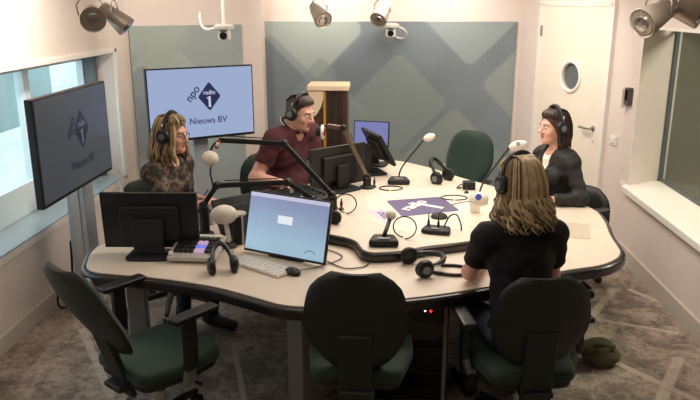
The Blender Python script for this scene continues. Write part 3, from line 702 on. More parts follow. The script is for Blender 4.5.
monitor('computer_monitor', (-.10, 5.72, T2), math.radians(-14), .30, .21, 'small tilted monitor glowing lilac behind the edge-on black monitor', .17, .12, screen='lilacscreen')
monitor('computer_monitor', (-.84, 4.10, T1), PI+.75, .42, .24, 'low black monitor behind the big white microphone', .0, -.5)

def keyboard(loc, rz):
    t = thing('keyboard', 'flat white keyboard below the blue lock screen', 'keyboard', loc, rz)
    MB().box((0, 0, .007), (.37, .125, .014), bev=.004).build('base', 'offwhite', t)
    for r in range(5):
        for c in range(14):
            if r == 0 and 3 <= c <= 9:
                if c == 3: MB().box((.0-.011, -.048, .016), (.165, .018, .006), bev=.002).build('space_bar', 'whitep', t)
                continue
            MB().box((-.168+c*.0258, -.048+r*.024, .016), (.021, .019, .006), bev=.002).build('key', 'whitep', t)
keyboard((-.645, 3.50, T1), -.62)
t = thing('computer_mouse', 'black mouse beside the white keyboard', 'mouse', (-.465, 3.415, T1), -.75)
MB().ball((0, 0, .012), (.052, .034, .024), seg=20).build('body', 'black', t); MB().tube([(.012, 0, .0335), (.03, 0, .032)], .006, 8).build('scroll_wheel', 'greyplastic', t)
tag(MB().tube(smooth_path([(-.43, 3.44, T1+.012), (-.36, 3.5, T1+.006), (-.27, 3.58, T1+.006), (-.22, 3.68, T1+.006), (-.3, 3.78, T1+.006), (-.36, 3.80, T1+.006)]), .0035, 6).build('mouse_cable', 'greyplastic'), 'thin grey cable running from the mouse behind the lock screen monitor', 'cable')
tag(MB().tube(smooth_path([(-.30, 3.60, T1+.006), (-.2, 3.5, T1+.006), (-.1, 3.52, T1+.006), (-.07, 3.58, T1+.006)]), .0035, 6).build('desk_cable', 'rubber'), 'thin dark cable on the table right of the lock screen monitor', 'cable')
t = thing('control_console', 'silver control console with black and blue lit keys on the left table end', 'console', (-1.03, 3.655, T1), -.04)
MB().prism([(-.19, 0), (.19, 0), (.19, .06), (-.19, .03)], -.135, .135, mtx=Matrix.Rotation(PI/2, 4, 'X') @ Matrix.Rotation(0, 4, 'Z')).build('casing', 'silver', t) if False else MB().box((0, 0, .050), (.275, .25, .028), rot=(.2, 0, 0), bev=.008).build('casing', 'silver', t)
for r in range(4):
    for c in range(8):
        lit = 4 <= c <= 5 and r < 3
        k = MB().box((-.1015+c*.029, -.062+r*.040, .068+(-.062+r*.040)*.2), (.0245, .032, .02), rot=(.2, 0, 0), bev=.004).build('console_key', ('keyblue' if r % 2 else 'keypink') if lit else 'black', t)
        if lit: k['label'] = 'lit blue key' if r % 2 else 'lit pink key'
MB().box((0, .100, .087), (.24, .025, .012), rot=(.2, 0, 0), bev=.003).build('label_strip', 'whitep', t)
for (x, y) in ((-.12, -.1), (.12, -.1)): MB().lathe([(.012, 0), (.012, .014), (.009, .018)], (x, y, .045), (0, 0, 1), 12).build('knob', 'whitep', t)

# ------------------------------------------------------------ headphones
def headphones(mtx, label, sc=1.0, open_w=.088, cable=None, on_head=False):
    """ears along local x, band over +z, front +y"""
    t = thing('headphones', label, 'headphones', mtx.to_translation(), 0, 'black studio headphones')
    t.rotation_euler = mtx.to_euler()
    H = .135*sc
    arc = [(open_w*sc*1.06*math.cos(a), -.005, H*math.sin(a)) for a in [PI*(.06+.88*k/24) for k in range(25)]]
    f = MB(); f.tube(arc, .011*sc, 8); f.tube([(x, y+.012, z) for x, y, z in arc[4:-4]], .009*sc, 6); f.build('headband', 'black', t)
    f = MB(); f.tube([(x*.97, y, z*.965) for x, y, z in arc[7:-7]], .012*sc, 8); f.build('band_pad', 'matte', t)
    for s in (-1, 1):
        cx = s*(open_w+.004)*sc
        f = MB(); f.lathe([(.001, 0), (.030*sc, .001), (.041*sc, .008*sc), (.044*sc, .018*sc), (.040*sc, .026*sc)], (cx+s*.026*sc, 0, -.005), (-s, 0, 0), 20); e = f.build('ear_cup', 'black', t)
        f = MB(); f.tube([(cx-s*.001, .033*sc*math.cos(a), -.005+.037*sc*math.sin(a)) for a in [2*PI*k/20 for k in range(21)]], .011*sc, 8); f.build('ear_cushion', 'matte', e)
        f = MB(); f.lathe([(.020*sc, 0), (.020*sc, .003), (.014*sc, .004)], (cx+s*.026*sc, 0, -.005), (s, 0, 0), 16); f.build('cup_badge', 'greyplastic', e)
        f = MB(); f.tube([(cx+s*.012*sc, -.004, .02), (cx+s*.012*sc, -.005, .075*sc)], .004*sc, 6); f.build('slider', 'alu', t)
    return t
def lying(x, y, z, rz, tip=0, roll=0):
    # band lies on the table: ears along x, band direction forward
    return Matrix.Translation((x, y, z+.047)) @ Matrix.Rotation(rz, 4, 'Z') @ Matrix.Rotation(-PI/2+tip, 4, 'X') @ Matrix.Rotation(roll, 4, 'Y')
headphones(lying(-.835, 3.42, T1, .35, .55), 'black headphones lying in front of the control console', 1.05, .046)
headphones(lying(.19, 3.50, T1, -1.2, .12), 'black headphones lying on the table front left of the woman in black t-shirt', 1.1)
headphones(lying(.45, 5.21, T2, .9, .9), 'black headphones on the table in front of the empty far chair', 1.15, .06)
headphones(lying(-.33, 4.02, T2, 1.2, .8), 'black headphones standing at the foot of the microphone arm right of the lock screen')
tag(MB().tube(smooth_path([(.26, 3.46, T1+.01), (.36, 3.42, T1+.01), (.45, 3.44, T1+.008), (.47, 3.52, T1+.008), (.40, 3.56, T1+.008), (.32, 3.56, T1+.008)]), .009, 8).build('headphone_cable', 'rubber'), 'thick black cable looping on the table beside the front headphones', 'cable')

# ------------------------------------------------------------ microphones
def cable_loop(c, r, label, z=T2+.005, sq=.8, ang=0, name='cable_loop', lift=0):
    pts = []                                           # a springy loop: lift 0 lies flat, larger lift stands it up facing the room front
    for k in range(24):
        a = -PI/2+ang+2*PI*k/23*.98; st = min(1, lift*8)
        pts.append((c[0]+r*math.cos(a), c[1]+r*math.sin(a)*sq*(1-st)+.02*math.sin(a*.5)*st, z+(1+math.sin(a))*r*sq*st))
    return tag(MB().tube(pts, .0042, 6).build(name, 'rubber'), label, 'cable', 'table cables')
def foam_mic(name, label, foot, neck, head, hdir, hl, hr, base='wedge', foam='foam', mark=None, stemr=.006, stem='rubber', centre=False):
    """table microphone: base on the table, bent neck, foam head; world coordinates"""
    t = thing(name, label, 'microphone', foot, 0, 'table microphones'); F = Vector(foot)
    if base == 'wedge':
        MB().prism(rounded([(-.088, -.06), (.088, -.06), (.062, .07), (-.062, .07)], .025, 4), 0, .042, bev=.016).build('base', 'matte', t)
        MB().box((0, -.03, .044), (.07, .03, .010), bev=.004).build('talk_button', 'greyplastic', t)
        st = Vector((0, .02, .04))
    else:
        MB().lathe([(.05, 0), (.055, .008), (.045, .022), (.015, .03)], (0, 0, 0), (0, 0, 1), 20).build('base', 'matte', t); st = Vector((0, 0, .028))
    hd = Vector(hdir).normalized(); hp = Vector(head)-F
    pts = smooth_path([st]+[Vector(p)-F for p in neck]+[hp if centre else hp-hd*hl*.5])
    MB().tube(pts, stemr, 8).build('neck', stem, t)
    n = 8; prof = [(hr*max(.05, math.sin(PI*(.04+.92*k/n))**.5), hl*(-.5+k/n)) for k in range(n+1)]
    f = MB(); f.lathe(prof, hp, hd, 20); h = f.build('foam_head', foam, t)
    if mark:
        side = Vector((-.2, -.8, .55)); side = (side-hd*side.dot(hd)).normalized()
        f = MB(); f.lathe([(hr*.45, 0), (hr*.40, .004)], hp+side*hr*.93, side, 14); f.build('emblem', mark, h)
    return t
foam_mic('gooseneck_microphone', 'gooseneck microphone with white tip left of the empty far chair', (.12, 5.15, T2), [(.15, 5.17, .93)], (.345, 5.22, 1.14), (.9, .2, .35), .09, .03)
foam_mic('gooseneck_microphone', 'gooseneck microphone with white head in front of the woman in dark jacket', (.66, 4.62, T2), [(.68, 4.65, .93)], (.905, 4.68, 1.19), (.95, 0, .25), .12, .034, base='disc', mark='greyplastic')
foam_mic('gooseneck_microphone', 'horizontal gooseneck microphone with blue emblem left of the blond woman in black t-shirt', (.36, 4.27, T2), [(.38, 4.26, .86), (.45, 4.24, .90)], (.60, 4.20, .945), (.9, -.2, .25), .105, .046, base='disc', mark='blue', stem='alu', stemr=.005)
foam_mic('table_microphone', 'short microphone with round white foam at the front centre of the raised table', (.01, 3.74, T2), [(.02, 3.76, .87)], (.05, 3.90, .925), (.2, .6, .7), .062, .032, stemr=.012)
foam_mic('table_microphone', 'large white foam microphone on a white stem behind the left headphones', (-.893, 3.83, T1), [(-.895, 3.835, .80), (-.905, 3.843, .86)], (-.917, 3.85, .928), (1, .0, .05), .15, .058, base='disc', stemr=.014, stem='foam', centre=True)
t = thing('desk_post', 'black cylindrical desk post with silver rim behind the large white foam microphone', 'post', (-.845, 3.90, T1))
MB().lathe([(.042, 0), (.042, .17), (.038, .175)], (0, 0, 0), (0, 0, 1), 20).build('post_body', 'matte', t); MB().lathe([(.046, 0), (.046, .012), (.04, .014)], (0, 0, .174), (0, 0, 1), 20).build('rim', 'silver', t)
MB().box((.03, -.036, .09), (.012, .012, .17), bev=.004).build('side_strip', 'silver', t)
t = thing('cable_hub', 'flat black cable box with three plugged leads on the raised table front', 'cable box', (.32, 3.97, T2), -.2)
MB().prism(rounded([(-.09, -.05), (.09, -.06), (.08, .06), (-.07, .07)], .03, 4), 0, .03, bev=.013).build('box', 'matte', t)
for (x, y, h) in ((-.05, .03, .085), (.01, .02, .09)): MB().lathe([(.008, 0), (.008, .03), (.005, .04), (.003, h)], (x, y, .025), (0, 0, 1), 10).build('plug', 'black', t)
MB().tube(smooth_path([(.04, .02, .02), (.07, .04, .09), (.11, .06, .10), (.14, .04, .05), (.145, .03, .01)]), .005, 6).build('lead', 'rubber', t)
MB().box((0, -.03, .033), (.05, .02, .006), bev=.002).build('label_plate', 'greyplastic', t)
for (x, y, lb) in [(-.062, 5.02, 'upright black plug on the table right of the bronze microphone arm'), (-.27, 4.42, 'upright black plug on the table behind the lock screen monitor'), (.60, 4.88, 'upright black plug on the table left of the paper cup')]:
    t = thing('cable_plug', lb, 'plug', (x, y, T2), 0, 'upright cable plugs'); MB().lathe([(.017, 0), (.017, .008), (.009, .012), (.009, .05), (.005, .058), (.004, .075)], (0, 0, 0), (0, 0, 1), 12).build('plug_body', 'black', t); MB().lathe([(.0105, 0), (.0105, .008)], (0, 0, .02), (0, 0, 1), 12).build('plug_ring', 'alu', t)
cable_loop((.13, 3.84), .066, 'black cable loop beside the short round foam microphone', sq=.95, lift=.13)
cable_loop((-.235, 4.33), .068, 'black cable loop on the table behind the lock screen monitor', sq=.9, lift=.13)
cable_loop((.06, 4.98), .085, 'black cable loop beside the bronze microphone arm', sq=.75)
cable_loop((.50, 4.74), .09, 'black cable loop left of the paper cup', sq=.7)
t = thing('paper_cup', 'white paper cup on the raised table left of the blond woman', 'cup', (.60, 4.40, T2))
MB().lathe([(.030, 0), (.031, .002), (.041, .105), (.0375, .105), (.029, .006)], (0, 0, 0), (0, 0, 1), 24).build('cup_body', 'whitep', t); MB().tube([(.0405*math.cos(a), .0405*math.sin(a), .106) for a in [2*PI*k/24 for k in range(25)]], .003, 6).build('rim', 'whitep', t)
t = thing('headset_box', 'small dark box with cable on the far right of the raised table', 'box', (.63, 5.0, T2))
MB().box((0, 0, .03), (.09, .07, .06), bev=.01).build('box', 'matte', t); MB().tube(smooth_path([(0, -.03, .04), (-.06, -.06, .05), (-.09, -.03, .015), (-.05, .02, .008)]), .005, 6).build('lead', 'rubber', t)

def boom(label, foot, pts, head, hr, metal, headkind='ball', clip=None, postr=.03):
    t = thing('microphone_arm', label, 'microphone arm', foot, 0, 'microphone boom arms'); F = Vector(foot)
    P = [Vector(p)-F for p in pts]
    MB().lathe([(.055, 0), (.055, .012), (postr+.004, .02), (postr, .03), (postr, P[0].z-.01), (postr*.7, P[0].z)], (0, 0, 0), (0, 0, 1), 20).build('base_post', 'matte', t)
    for i in range(len(P)-1):
        d = (P[i+1]-P[i]).normalized(); n = d.cross(Vector((0, 0, 1))); n = n.normalized() if n.length > .01 else Vector((1, 0, 0)); u = n.cross(d)
        f = MB(); L = (P[i+1]-P[i]).length; m4 = frame((P[i]+P[i+1])/2, d, n)
        f.box((0, 0, 0), (L, .024, .030), bev=.006, mtx=m4); a = f.build('arm_segment', metal, t)
        f = MB(); f.tube([P[i]+u*.028+d*.05, P[i]+u*.028+d*(L-.05)], .0035, 6); f.build('spring', 'rubber', a)
    for p in P[:-1]: MB().lathe([(.021, -.02), (.024, -.012), (.024, .012), (.021, .02)], p, (.3, 1, 0), 16).build('joint', 'matte', t)
    hp = Vector(head)-F; e = P[-1]
    MB().tube(smooth_path([e, (e+hp)/2+Vector((-.015, 0, .015)), hp]), .007, 8).build('mic_holder', 'matte', t)
    if headkind == 'ball':
        MB().ball(hp, (hr, hr, hr*.95), seg=20).build('foam_head', 'foam', t)
        MB().tube(smooth_path([hp-Vector((0, 0, hr*.9)), hp-Vector((0, .01, hr*.9+.06)), hp-Vector((-.02, 0, hr*.9+.16))]), .006, 6).build('cable', 'rubber', t)
    elif headkind == 'ring':
        MB().lathe([(.03, -.03), (.034, -.015), (.034, .02), (.02, .03)], hp, (1, -.2, -.1), 16).build('capsule', 'matte', t)
        f = MB(); mm = frame(hp+Vector((.01, 0, 0)), (0, .9, .3), (0, -.3, .9)); f.tube([mm @ Vector((.042*math.cos(a), .042*math.sin(a), 0)) for a in [2*PI*k/24 for k in range(25)]], .012, 8); f.build('windshield_ring', 'whitep', t)
        f = MB(); f.box(hp+Vector((.02, -.045, .0)), (.03, .012, .022), bev=.004); f.build('red_badge', 'red', t)['label'] = 'red badge'
    if clip is not None:
        f = MB(); f.tube([e-Vector((.02, 0, .05)), e+Vector((.005, 0, .0))], .014, 8); f.build('clip', 'red', t)['label'] = 'red clip'
        f = MB(); f.tube([e-Vector((.012, .012, .035)), e-Vector((.004, .012, .012))], .013, 8); f.build('clip_band', 'whitep', t)['label'] = 'white clip band'
    return t
boom('long dark microphone arm with white foam ball near the woman in patterned blouse', (-.315, 4.22, T2), [(-.315, 4.22, .955), (-.62, 4.30, 1.262), (-1.02, 4.25, 1.29)], (-1.07, 4.20, 1.183), .052, 'matte', clip=1)
boom('low dark microphone arm crossing behind the lock screen monitor', (-1.085, 4.04, T1), [(-1.085, 4.04, .93), (-1.0, 4.05, 1.05), (-.57, 4.05, 1.075), (-.40, 4.12, .93)], (-.36, 4.14, .86), .03, 'matte', headkind='ring')
boom('bronze microphone arm reaching to the mouth of the man', (-.115, 5.0, T2), [(-.115, 5.0, .885), (-.287, 4.95, 1.253), (-.40, 4.95, 1.268)], (-.446, 4.95, 1.222), .03, 'brass', headkind='ring')

# other small things
t = thing('mixing_panel', 'low sloped black mixing panel on the table in front of the man', 'mixing panel', (-.55, 4.55, T2), -.9)
MB().box((0, 0, .04), (.42, .28, .07), rot=(.12, 0, 0), bev=.012).build('casing', 'matte', t)
for i in range(8): MB().box((-.16+i*.045, -.03, .077), (.012, .11, .006), rot=(.12, 0, 0), bev=.002).build('fader_slot', 'gloss', t)
for i in range(8): MB().box((-.16+i*.045, -.06+.05*((i*5) % 3)/2, .082), (.018, .024, .012), rot=(.12, 0, 0), bev=.003).build('fader_cap', 'greyplastic', t)
for i in range(8): MB().lathe([(.010, 0), (.009, .016), (.006, .018)], (-.16+i*.045, .085, .083), (0, -.12, 1), 10).build('knob', 'black', t)
t = thing('paper_sheet', 'pale grey sheet lying on the right end of the table', 'paper', (1.2, 4.235, T1), -.25)
MB().box((0, 0, .0012), (.19, .31, .002)).build('sheet', 'sheet', t)
t = thing('canvas_bag', 'olive canvas bag on the carpet right of the occupied front chair', 'bag', (1.32, 3.90, 0), .3); t.scale = (.66, .7, 1.0)
f = MB(); f.ball((0, 0, .075), (.19, .14, .09), seg=24)
for v in f.b.verts:
    v.co.z = max(0.0, v.co.z); v.co.x += .03*math.sin(v.co.z*40)
f.build('bag_body', 'olive', t); MB().tube(smooth_path([(-.12, .02, .12), (-.06, -.1, .16), (.06, -.12, .15), (.13, 0, .11)]), .012, 8).build('strap', 'olive', t); MB().box((0, -.07, .13), (.16, .1, .012), rot=(.5, 0, 0), bev=.005).build('flap', 'olive', t)
t = thing('wooden_cabinet', 'brown cabinet with cream top and yellow edge strip behind the man', 'cabinet', (-.495, 6.35, 0))
MB().box((0, 0, .685), (.34, .30, 1.37), bev=.006).build('body', 'brown', t)
MB().box((0, -.01, 1.395), (.37, .34, .05), bev=.012).build('top', 'cream', t)
MB().box((-.03, -.156, .685), (.022, .02, 1.37), bev=.004).build('edge_strip', 'yellow', t)
for x in (.035, .105): MB().box((x, -.153, .685), (.05, .014, 1.35), bev=.003).build('front_slat', 'dkbrown', t)
f = MB(); pr = [(-.175, 1.37), (-.03, 1.37), (-.04, 1.30), (-.06, 1.23), (-.10, 1.16), (-.16, 1.11), (-.175, 1.11)]
f.poly([(x, -.165, z) for x, z in pr]+[(x, -.15, z) for x, z in pr], [tuple(range(7)), tuple(range(13, 6, -1))]+[(i, (i+1) % 7, 7+(i+1) % 7, 7+i) for i in range(7)]); f.build('curved_cream_panel', 'cream', t)
t = thing('paper_roll', 'thin white rolled paper leaning between the window sill and the woman in patterned blouse', 'paper roll', (-1.70, 4.30, 0))
MB().tube([(0, 0, 0.012), (-.02, .1, 1.06)], .012, 10).build('roll', 'paper', t)
# ------------------------------------------------------------ people: implicit figures polygonised to one skin
def smin(a, b, k):
    h = np.clip(.5+.5*(b-a)/k, 0, 1); return b*(1-h)+a*h-k*h*(1-h)
def surface(prims, h=.0065, post=None, name='m'):
    """prims: dicts; returns (verts, quads) of the zero level"""
    lo = np.full(3, 1e9); hi = -lo
    for p in prims:
        if p.get('op'): continue
        for c, r in p['bb']: lo = np.minimum(lo, np.array(c)-r-.03); hi = np.maximum(hi, np.array(c)+r+.03)
    n = np.ceil((hi-lo)/h).astype(int)+1
    ax = [lo[i]+h*np.arange(n[i]) for i in range(3)]
    V = np.full(n, .25, np.float32)
    for p in prims:
        cs = np.array([c for c, r in p['bb']]); rs = np.array([r for c, r in p['bb']])[:, None]
        l = (cs-rs).min(0)-.06; u = (cs+rs).max(0)+.06
        i0 = np.clip(np.floor((l-lo)/h).astype(int), 0, n-1); i1 = np.clip(np.ceil((u-lo)/h).astype(int)+1, 1, n)
        if (i1 <= i0).any(): continue
        sl = tuple(slice(a, b) for a, b in zip(i0, i1))
        X, Y, Z = np.meshgrid(*[ax[i][sl[i]].astype(np.float32) for i in range(3)], indexing='ij')
        d = p['f'](X, Y, Z).astype(np.float32); k = p.get('k', .02)
        if p.get('op') == 'sub': V[sl] = -smin(-V[sl], d, k)
        else: V[sl] = smin(V[sl], d, k)
    if post is not None:
        X, Y, Z = np.meshgrid(*[a.astype(np.float32) for a in ax], indexing='ij'); V = post(V, X, Y, Z)
    inside = V < 0
    ncell = n-1; acc = np.zeros((*ncell, 3), np.float32); cnt = np.zeros(ncell, np.float32)
    def sub(o): return tuple(slice(o[i], o[i]+ncell[i]) for i in range(3))
    corners = [(i, j, k) for i in (0, 1) for j in (0, 1) for k in (0, 1)]
    tot = sum(inside[sub(c)].astype(np.int8) for c in corners); act = (tot > 0) & (tot < 8)
    idx = np.argwhere(act); cid = -np.ones(ncell, np.int64); cid[act] = np.arange(len(idx))
    pos = np.zeros((len(idx), 3)); ct = np.zeros(len(idx))
    for a in range(3):
        for c in corners:
            if c[a]: continue
            e = list(c); e[a] = 1
            va = V[idx[:, 0]+c[0], idx[:, 1]+c[1], idx[:, 2]+c[2]]; vb = V[idx[:, 0]+e[0], idx[:, 1]+e[1], idx[:, 2]+e[2]]
            mk = (va < 0) != (vb < 0); t = np.where(mk, va/np.where(mk, va-vb, 1), 0)
            q = np.tile(np.array(c, float), (len(idx), 1)); q[:, a] = t
            pos[mk] += q[mk]; ct[mk] += 1
    verts = (pos/ct[:, None]+idx)*h+lo
    quads = []
    for a in range(3):
        b, c = (a+1) % 3, (a+2) % 3
        s0 = [slice(None)]*3; s1 = [slice(None)]*3; s0[a] = slice(0, -1); s1[a] = slice(1, None)
        A = inside[tuple(s0)]; B = inside[tuple(s1)]; g = np.argwhere(A != B)
        ok = (g[:, b] > 0) & (g[:, c] > 0) & (g[:, b] < ncell[b]) & (g[:, c] < ncell[c]) ; g = g[ok]
        if not len(g): continue
        def cc(db, dc):
            q = g.copy(); q[:, b] += db; q[:, c] += dc; return cid[q[:, 0], q[:, 1], q[:, 2]]
        Q = np.stack([cc(-1, -1), cc(0, -1), cc(0, 0), cc(-1, 0)], 1)
        fl = ~A[g[:, 0], g[:, 1], g[:, 2]]; Q[fl] = Q[fl][:, ::-1]; quads.append(Q)
    return verts, np.concatenate(quads)
def cap(a, b, ra, rb, k=.02, flat=False, cut0=False):
    a = np.array(a, float); b = np.array(b, float); d = b-a; L2 = float(d@d)+1e-9; L = math.sqrt(L2)
    def f(X, Y, Z):
        px, py, pz = X-a[0], Y-a[1], Z-a[2]; s = (px*d[0]+py*d[1]+pz*d[2])/L2; t = np.clip(s, 0, 1)
        r = np.sqrt((px-t*d[0])**2+(py-t*d[1])**2+(pz-t*d[2])**2)-(ra+(rb-ra)*t)
        if flat: r = np.maximum(r, (s-1)*L)
        if cut0: r = np.maximum(r, -s*L)
        return r
    return dict(f=f, bb=[(a, ra), (b, rb)], k=k)
def ell(c, r, R=None, k=.02, op=None):
    c = np.array(c, float); R = np.array(R, float) if R is not None else np.eye(3)
    def f(X, Y, Z):
        p = [X-c[0], Y-c[1], Z-c[2]]; q = [R[0, i]*p[0]+R[1, i]*p[1]+R[2, i]*p[2] for i in range(3)]
        k0 = np.sqrt(sum((q[i]/r[i])**2 for i in range(3))); k1 = np.sqrt(sum((q[i]/r[i]**2)**2 for i in range(3)))+1e-9
        return k0*(k0-1)/k1
    return dict(f=f, bb=[(c, max(r))], k=k, op=op)
def mesh_obj(name, vq, mats, parent, matfn=None, smooth_it=1):
    v, q = vq; me = bpy.data.meshes.new(name)
    for _ in range(smooth_it):                        # one light relaxation pass over the grid surface
        s = np.zeros_like(v); c = np.zeros(len(v))
        for i in range(4):
            np.add.at(s, q[:, i], v[q[:, (i+1) % 4]]+v[q[:, i-1]]); np.add.at(c, q[:, i], 2)
        v = v*.5+(s/np.maximum(c, 1)[:, None])*.5
    me.vertices.add(len(v)); me.vertices.foreach_set('co', v.astype(np.float32).ravel())
    me.loops.add(q.size); me.loops.foreach_set('vertex_index', q.astype(np.int32).ravel())
    me.polygons.add(len(q)); me.polygons.foreach_set('loop_start', np.arange(0, q.size, 4, dtype=np.int32))
    me.polygons.foreach_set('loop_total', np.full(len(q), 4, np.int32))
    for m in mats: me.materials.append(M[m])
    if matfn is not None: me.polygons.foreach_set('material_index', matfn(v[q].mean(1)).astype(np.int32))
    me.polygons.foreach_set('use_smooth', np.ones(len(q), bool)); me.update(calc_edges=True); me.validate()
    o = bpy.data.objects.new(name, me); C.objects.link(o); o.parent = parent; return o
def ik(S, W, l1, l2, hint):
    S, W, hint = Vector(S), Vector(W), Vector(hint); d = W-S; L = min(d.length, (l1+l2)*.995); d.normalize(); W = S+d*L
    a = (l1*l1-l2*l2+L*L)/(2*L); hgt = math.sqrt(max(0, l1*l1-a*a)); h = hint-d*hint.dot(d); h.normalize()
    return S+d*a+h*hgt, W
def wrinkle(amp, fr, ph=0):
    return lambda V, X, Y, Z: V+amp*(np.sin(X*fr+1.7*np.sin(Z*fr*.6+ph))*np.sin(Y*fr*.9+Z*fr*.8+ph)+.5*np.sin(Z*fr*1.9+X*fr*.7+ph))

def person(label, head, rz, hy, wr, wl, hr=(.6, -.4, -.6), hl=(-.6, -.4, -.6), hx=0, yaw=0, pitch=0, roll=0, female=True, sc=1.0,
           top='tshirt', sleeve=.5, topt=.012, bottom='dkjeans', hair=None, knees=((.13, .43), (-.13, .43)), feet=((.12, .40), (-.12, .40)),
           neck_cut=.02, jacket=None, belly=0, hand_dirs=None, glasses=False, polo=False, neck=.185, wide=1.0):
    root = thing('person', label, 'person')
    Rz = Matrix.Rotation(rz, 4, 'Z'); off = Rz @ Vector((hx, hy, 0))
    root.location = (head[0]-off.x, head[1]-off.y, 0); root.rotation_euler = (0, 0, rz)
    inv = (Matrix.Translation(root.location) @ Rz).inverted()
    hz = head[2]; Hd = Vector((hx, hy, hz)); f = .93 if female else 1.05
    P = Vector((0, 0, .575)); N = Vector((hx*.75, hy*.72, hz-neck*sc)); ch = P.lerp(N, .66); wa = P.lerp(N, .30)
    up = (N-P).normalized(); lean = math.atan2(up.y, up.z); Rt = np.array(Matrix.Rotation(-lean, 3, 'X'))
    f *= wide; hw = .178*f*sc; shz = N-up*.055
    sh = {1: shz+Vector((hw, .0, 0)), -1: shz+Vector((-hw, .0, 0))}
    l1, l2 = .29*sc*(.95 if female else 1), .25*sc*(.95 if female else 1)
    arms = {}
    for s, W, hint in ((1, wr, hr), (-1, wl, hl)):
        arms[s] = ik(sh[s], inv @ Vector(W), l1, l2, hint)
    def torso(t):
        q = [ell(P, (.168*f+t, .125+t+belly*.3, .125+t), Rt, .03), ell(wa+Vector((0, .012+belly*.5, 0)), (.142*f+t+belly*.5, .108+t+belly, .16+t), Rt, .05),
             ell(ch, (.158*f+t, .108+t, .18+t), Rt, .05), cap(shz+Vector((-.10*f, 0, .012)), shz+Vector((.10*f, 0, .012)), .062+t, .062+t, .05)]
        if female: q += [ell(ch+up*.01+Vector((s*.07, .085, 0)), (.062+t, .052+t, .062+t), Rt, .03) for s in (1, -1)]
        for s in (1, -1): q.append(cap(shz+Vector((s*.08*f, 0, 0)), sh[s], .062+t, .058*f+t, .04))
        return q
    def arm(s, t, upto=2., kk=.03):
        E_, W = arms[s]; q = []
        if upto >= 1: q.append(cap(sh[s], E_, .053*f+t, .042*f+t, kk))
        else: q.append(cap(sh[s], sh[s].lerp(E_, upto), .053*f+t, (.053*(1-upto)+.042*upto)*f+t+.006, kk, flat=True)); return q
        if upto >= 2: q.append(cap(E_, W, .041*f+t, .027*f+t, kk))
        elif upto > 1: q.append(cap(E_, E_.lerp(W, upto-1), .041*f+t, (.041*(2-upto)+.027*(upto-1))*f+t+.004, kk, flat=True))
        return q
    def legs(t, low=1.):
        q = []
        for s, kn, ft in ((1, knees[0], feet[0]), (-1, knees[1], feet[1])):
            h0 = Vector((s*.085, .02, .555)); K = Vector((kn[0], kn[1], .51)); An = Vector((ft[0], ft[1], .09))
            q += [cap(h0, K, .085*f+t, .057*f+t, .03), cap(K, K.lerp(An, low), .056*f+t, (.036+(1-low)*.02)*f+t, .03, flat=low < 1)]
        return q
    # head
    RH = Matrix.Rotation(yaw, 3, 'Z') @ Matrix.Rotation(-pitch, 3, 'X') @ Matrix.Rotation(roll, 3, 'Y'); RHn = np.array(RH)
    def H(x, y, z): return Hd+RH @ (Vector((x, y, z))*sc)
    k_ = sc; fw = .96 if female else 1.04
    hp = [ell(H(0, -.012, .035), (.075*k_, .095*k_, .088*k_), RHn, .02), ell(H(0, .026, -.03), (.060*fw*k_, .066*k_, .088*k_), RHn, .03),
          ell(H(0, .048, -.086), (.042*fw*k_, .040*k_, .030*k_), RHn, .03), ell(H(0, .080, -.100), (.018*k_, .014*k_, .014*k_), RHn, .02),
          cap(H(0, .092, .012), H(0, .114, -.026), .008*k_, .012*k_, .012), cap(H(-.012, .100, -.033), H(.012, .100, -.033), .009*k_, .009*k_, .008),
          cap(H(-.034, .078, .026), H(.034, .078, .026), .013*k_, .013*k_, .014)]
    for s in (1, -1):
        hp += [ell(H(s*.038, .062, -.030), (.024*k_, .022*k_, .024*k_), RHn, .02), ell(H(s*.033, .100, .004), (.017*k_, .014*k_, .011*k_), RHn, .010, op='sub'),
               ell(H(s*.076, -.006, -.008), (.010*k_, .020*k_, .031*k_), RHn, .008)]
    hp += [cap(H(-.017, .088, -.058), H(.017, .088, -.058), .007*k_, .007*k_, .006), cap(H(-.014, .087, -.068), H(.014, .087, -.068), .0075*k_, .0075*k_, .004)]
    neck = [cap(N-up*.04, H(0, -.022, -.06), .056*f, .050*f, .03)]
    hands = []
    for s in (1, -1):
        E_, W = arms[s]; d = (W-E_).normalized(); d = (d+Vector((0, 0, -d.z*.8))).normalized()
        if hand_dirs and hand_dirs.get(s): d = (inv.to_3x3() @ Vector(hand_dirs[s])).normalized()
        n = Vector((0, 0, -1)); n = (n-d*n.dot(d)).normalized(); sd = d.cross(n)*(-1)     # sd points to the figure's right for a palm facing down
        for j, (o, ln) in enumerate(((-.033, .060), (-.011, .074), (.011, .079), (.033, .070))):
            o2 = o*s*(-1) if False else o*s
            kn = W+d*.082+sd*(-o2)*-1; kn = W+d*(.082 if abs(o) < .02 else .076)+sd*o2
            hands += [cap(W+d*.01+sd*o2*.4, kn, .017, .0125, .012), cap(kn, kn+d*ln*.5+n*.006, .0092, .0085, .004), cap(kn+d*ln*.5+n*.006, kn+d*ln*.88+n*.026, .0084, .0072, .004)]
        tb = W+d*.022-sd*s*.024
        hands += [cap(tb, tb+d*.034-sd*s*.026+n*.008, .0135, .010, .010), cap(tb+d*.034-sd*s*.026+n*.008, tb+d*.064-sd*s*.026+n*.018, .0098, .008, .004)]
    feetp = []
    for ft in feet: feetp += [cap((ft[0], ft[1]-.03, .05), (ft[0]*1.1, ft[1]+.16, .035), .036, .028, .02)]
    body = torso(0)+arm(1, 0)+arm(-1, 0)+legs(0)+feetp+neck+hp+hands
    RHi = np.array(RH.transposed()); Hn = np.array(Hd)
    def mf(c):
        q = ((c-Hn) @ RHi.T)/sc; return ((np.abs(q[:, 0]) < .021) & (q[:, 1] > .085) & (q[:, 2] < -.0505) & (q[:, 2] > -.0755)).astype(int)
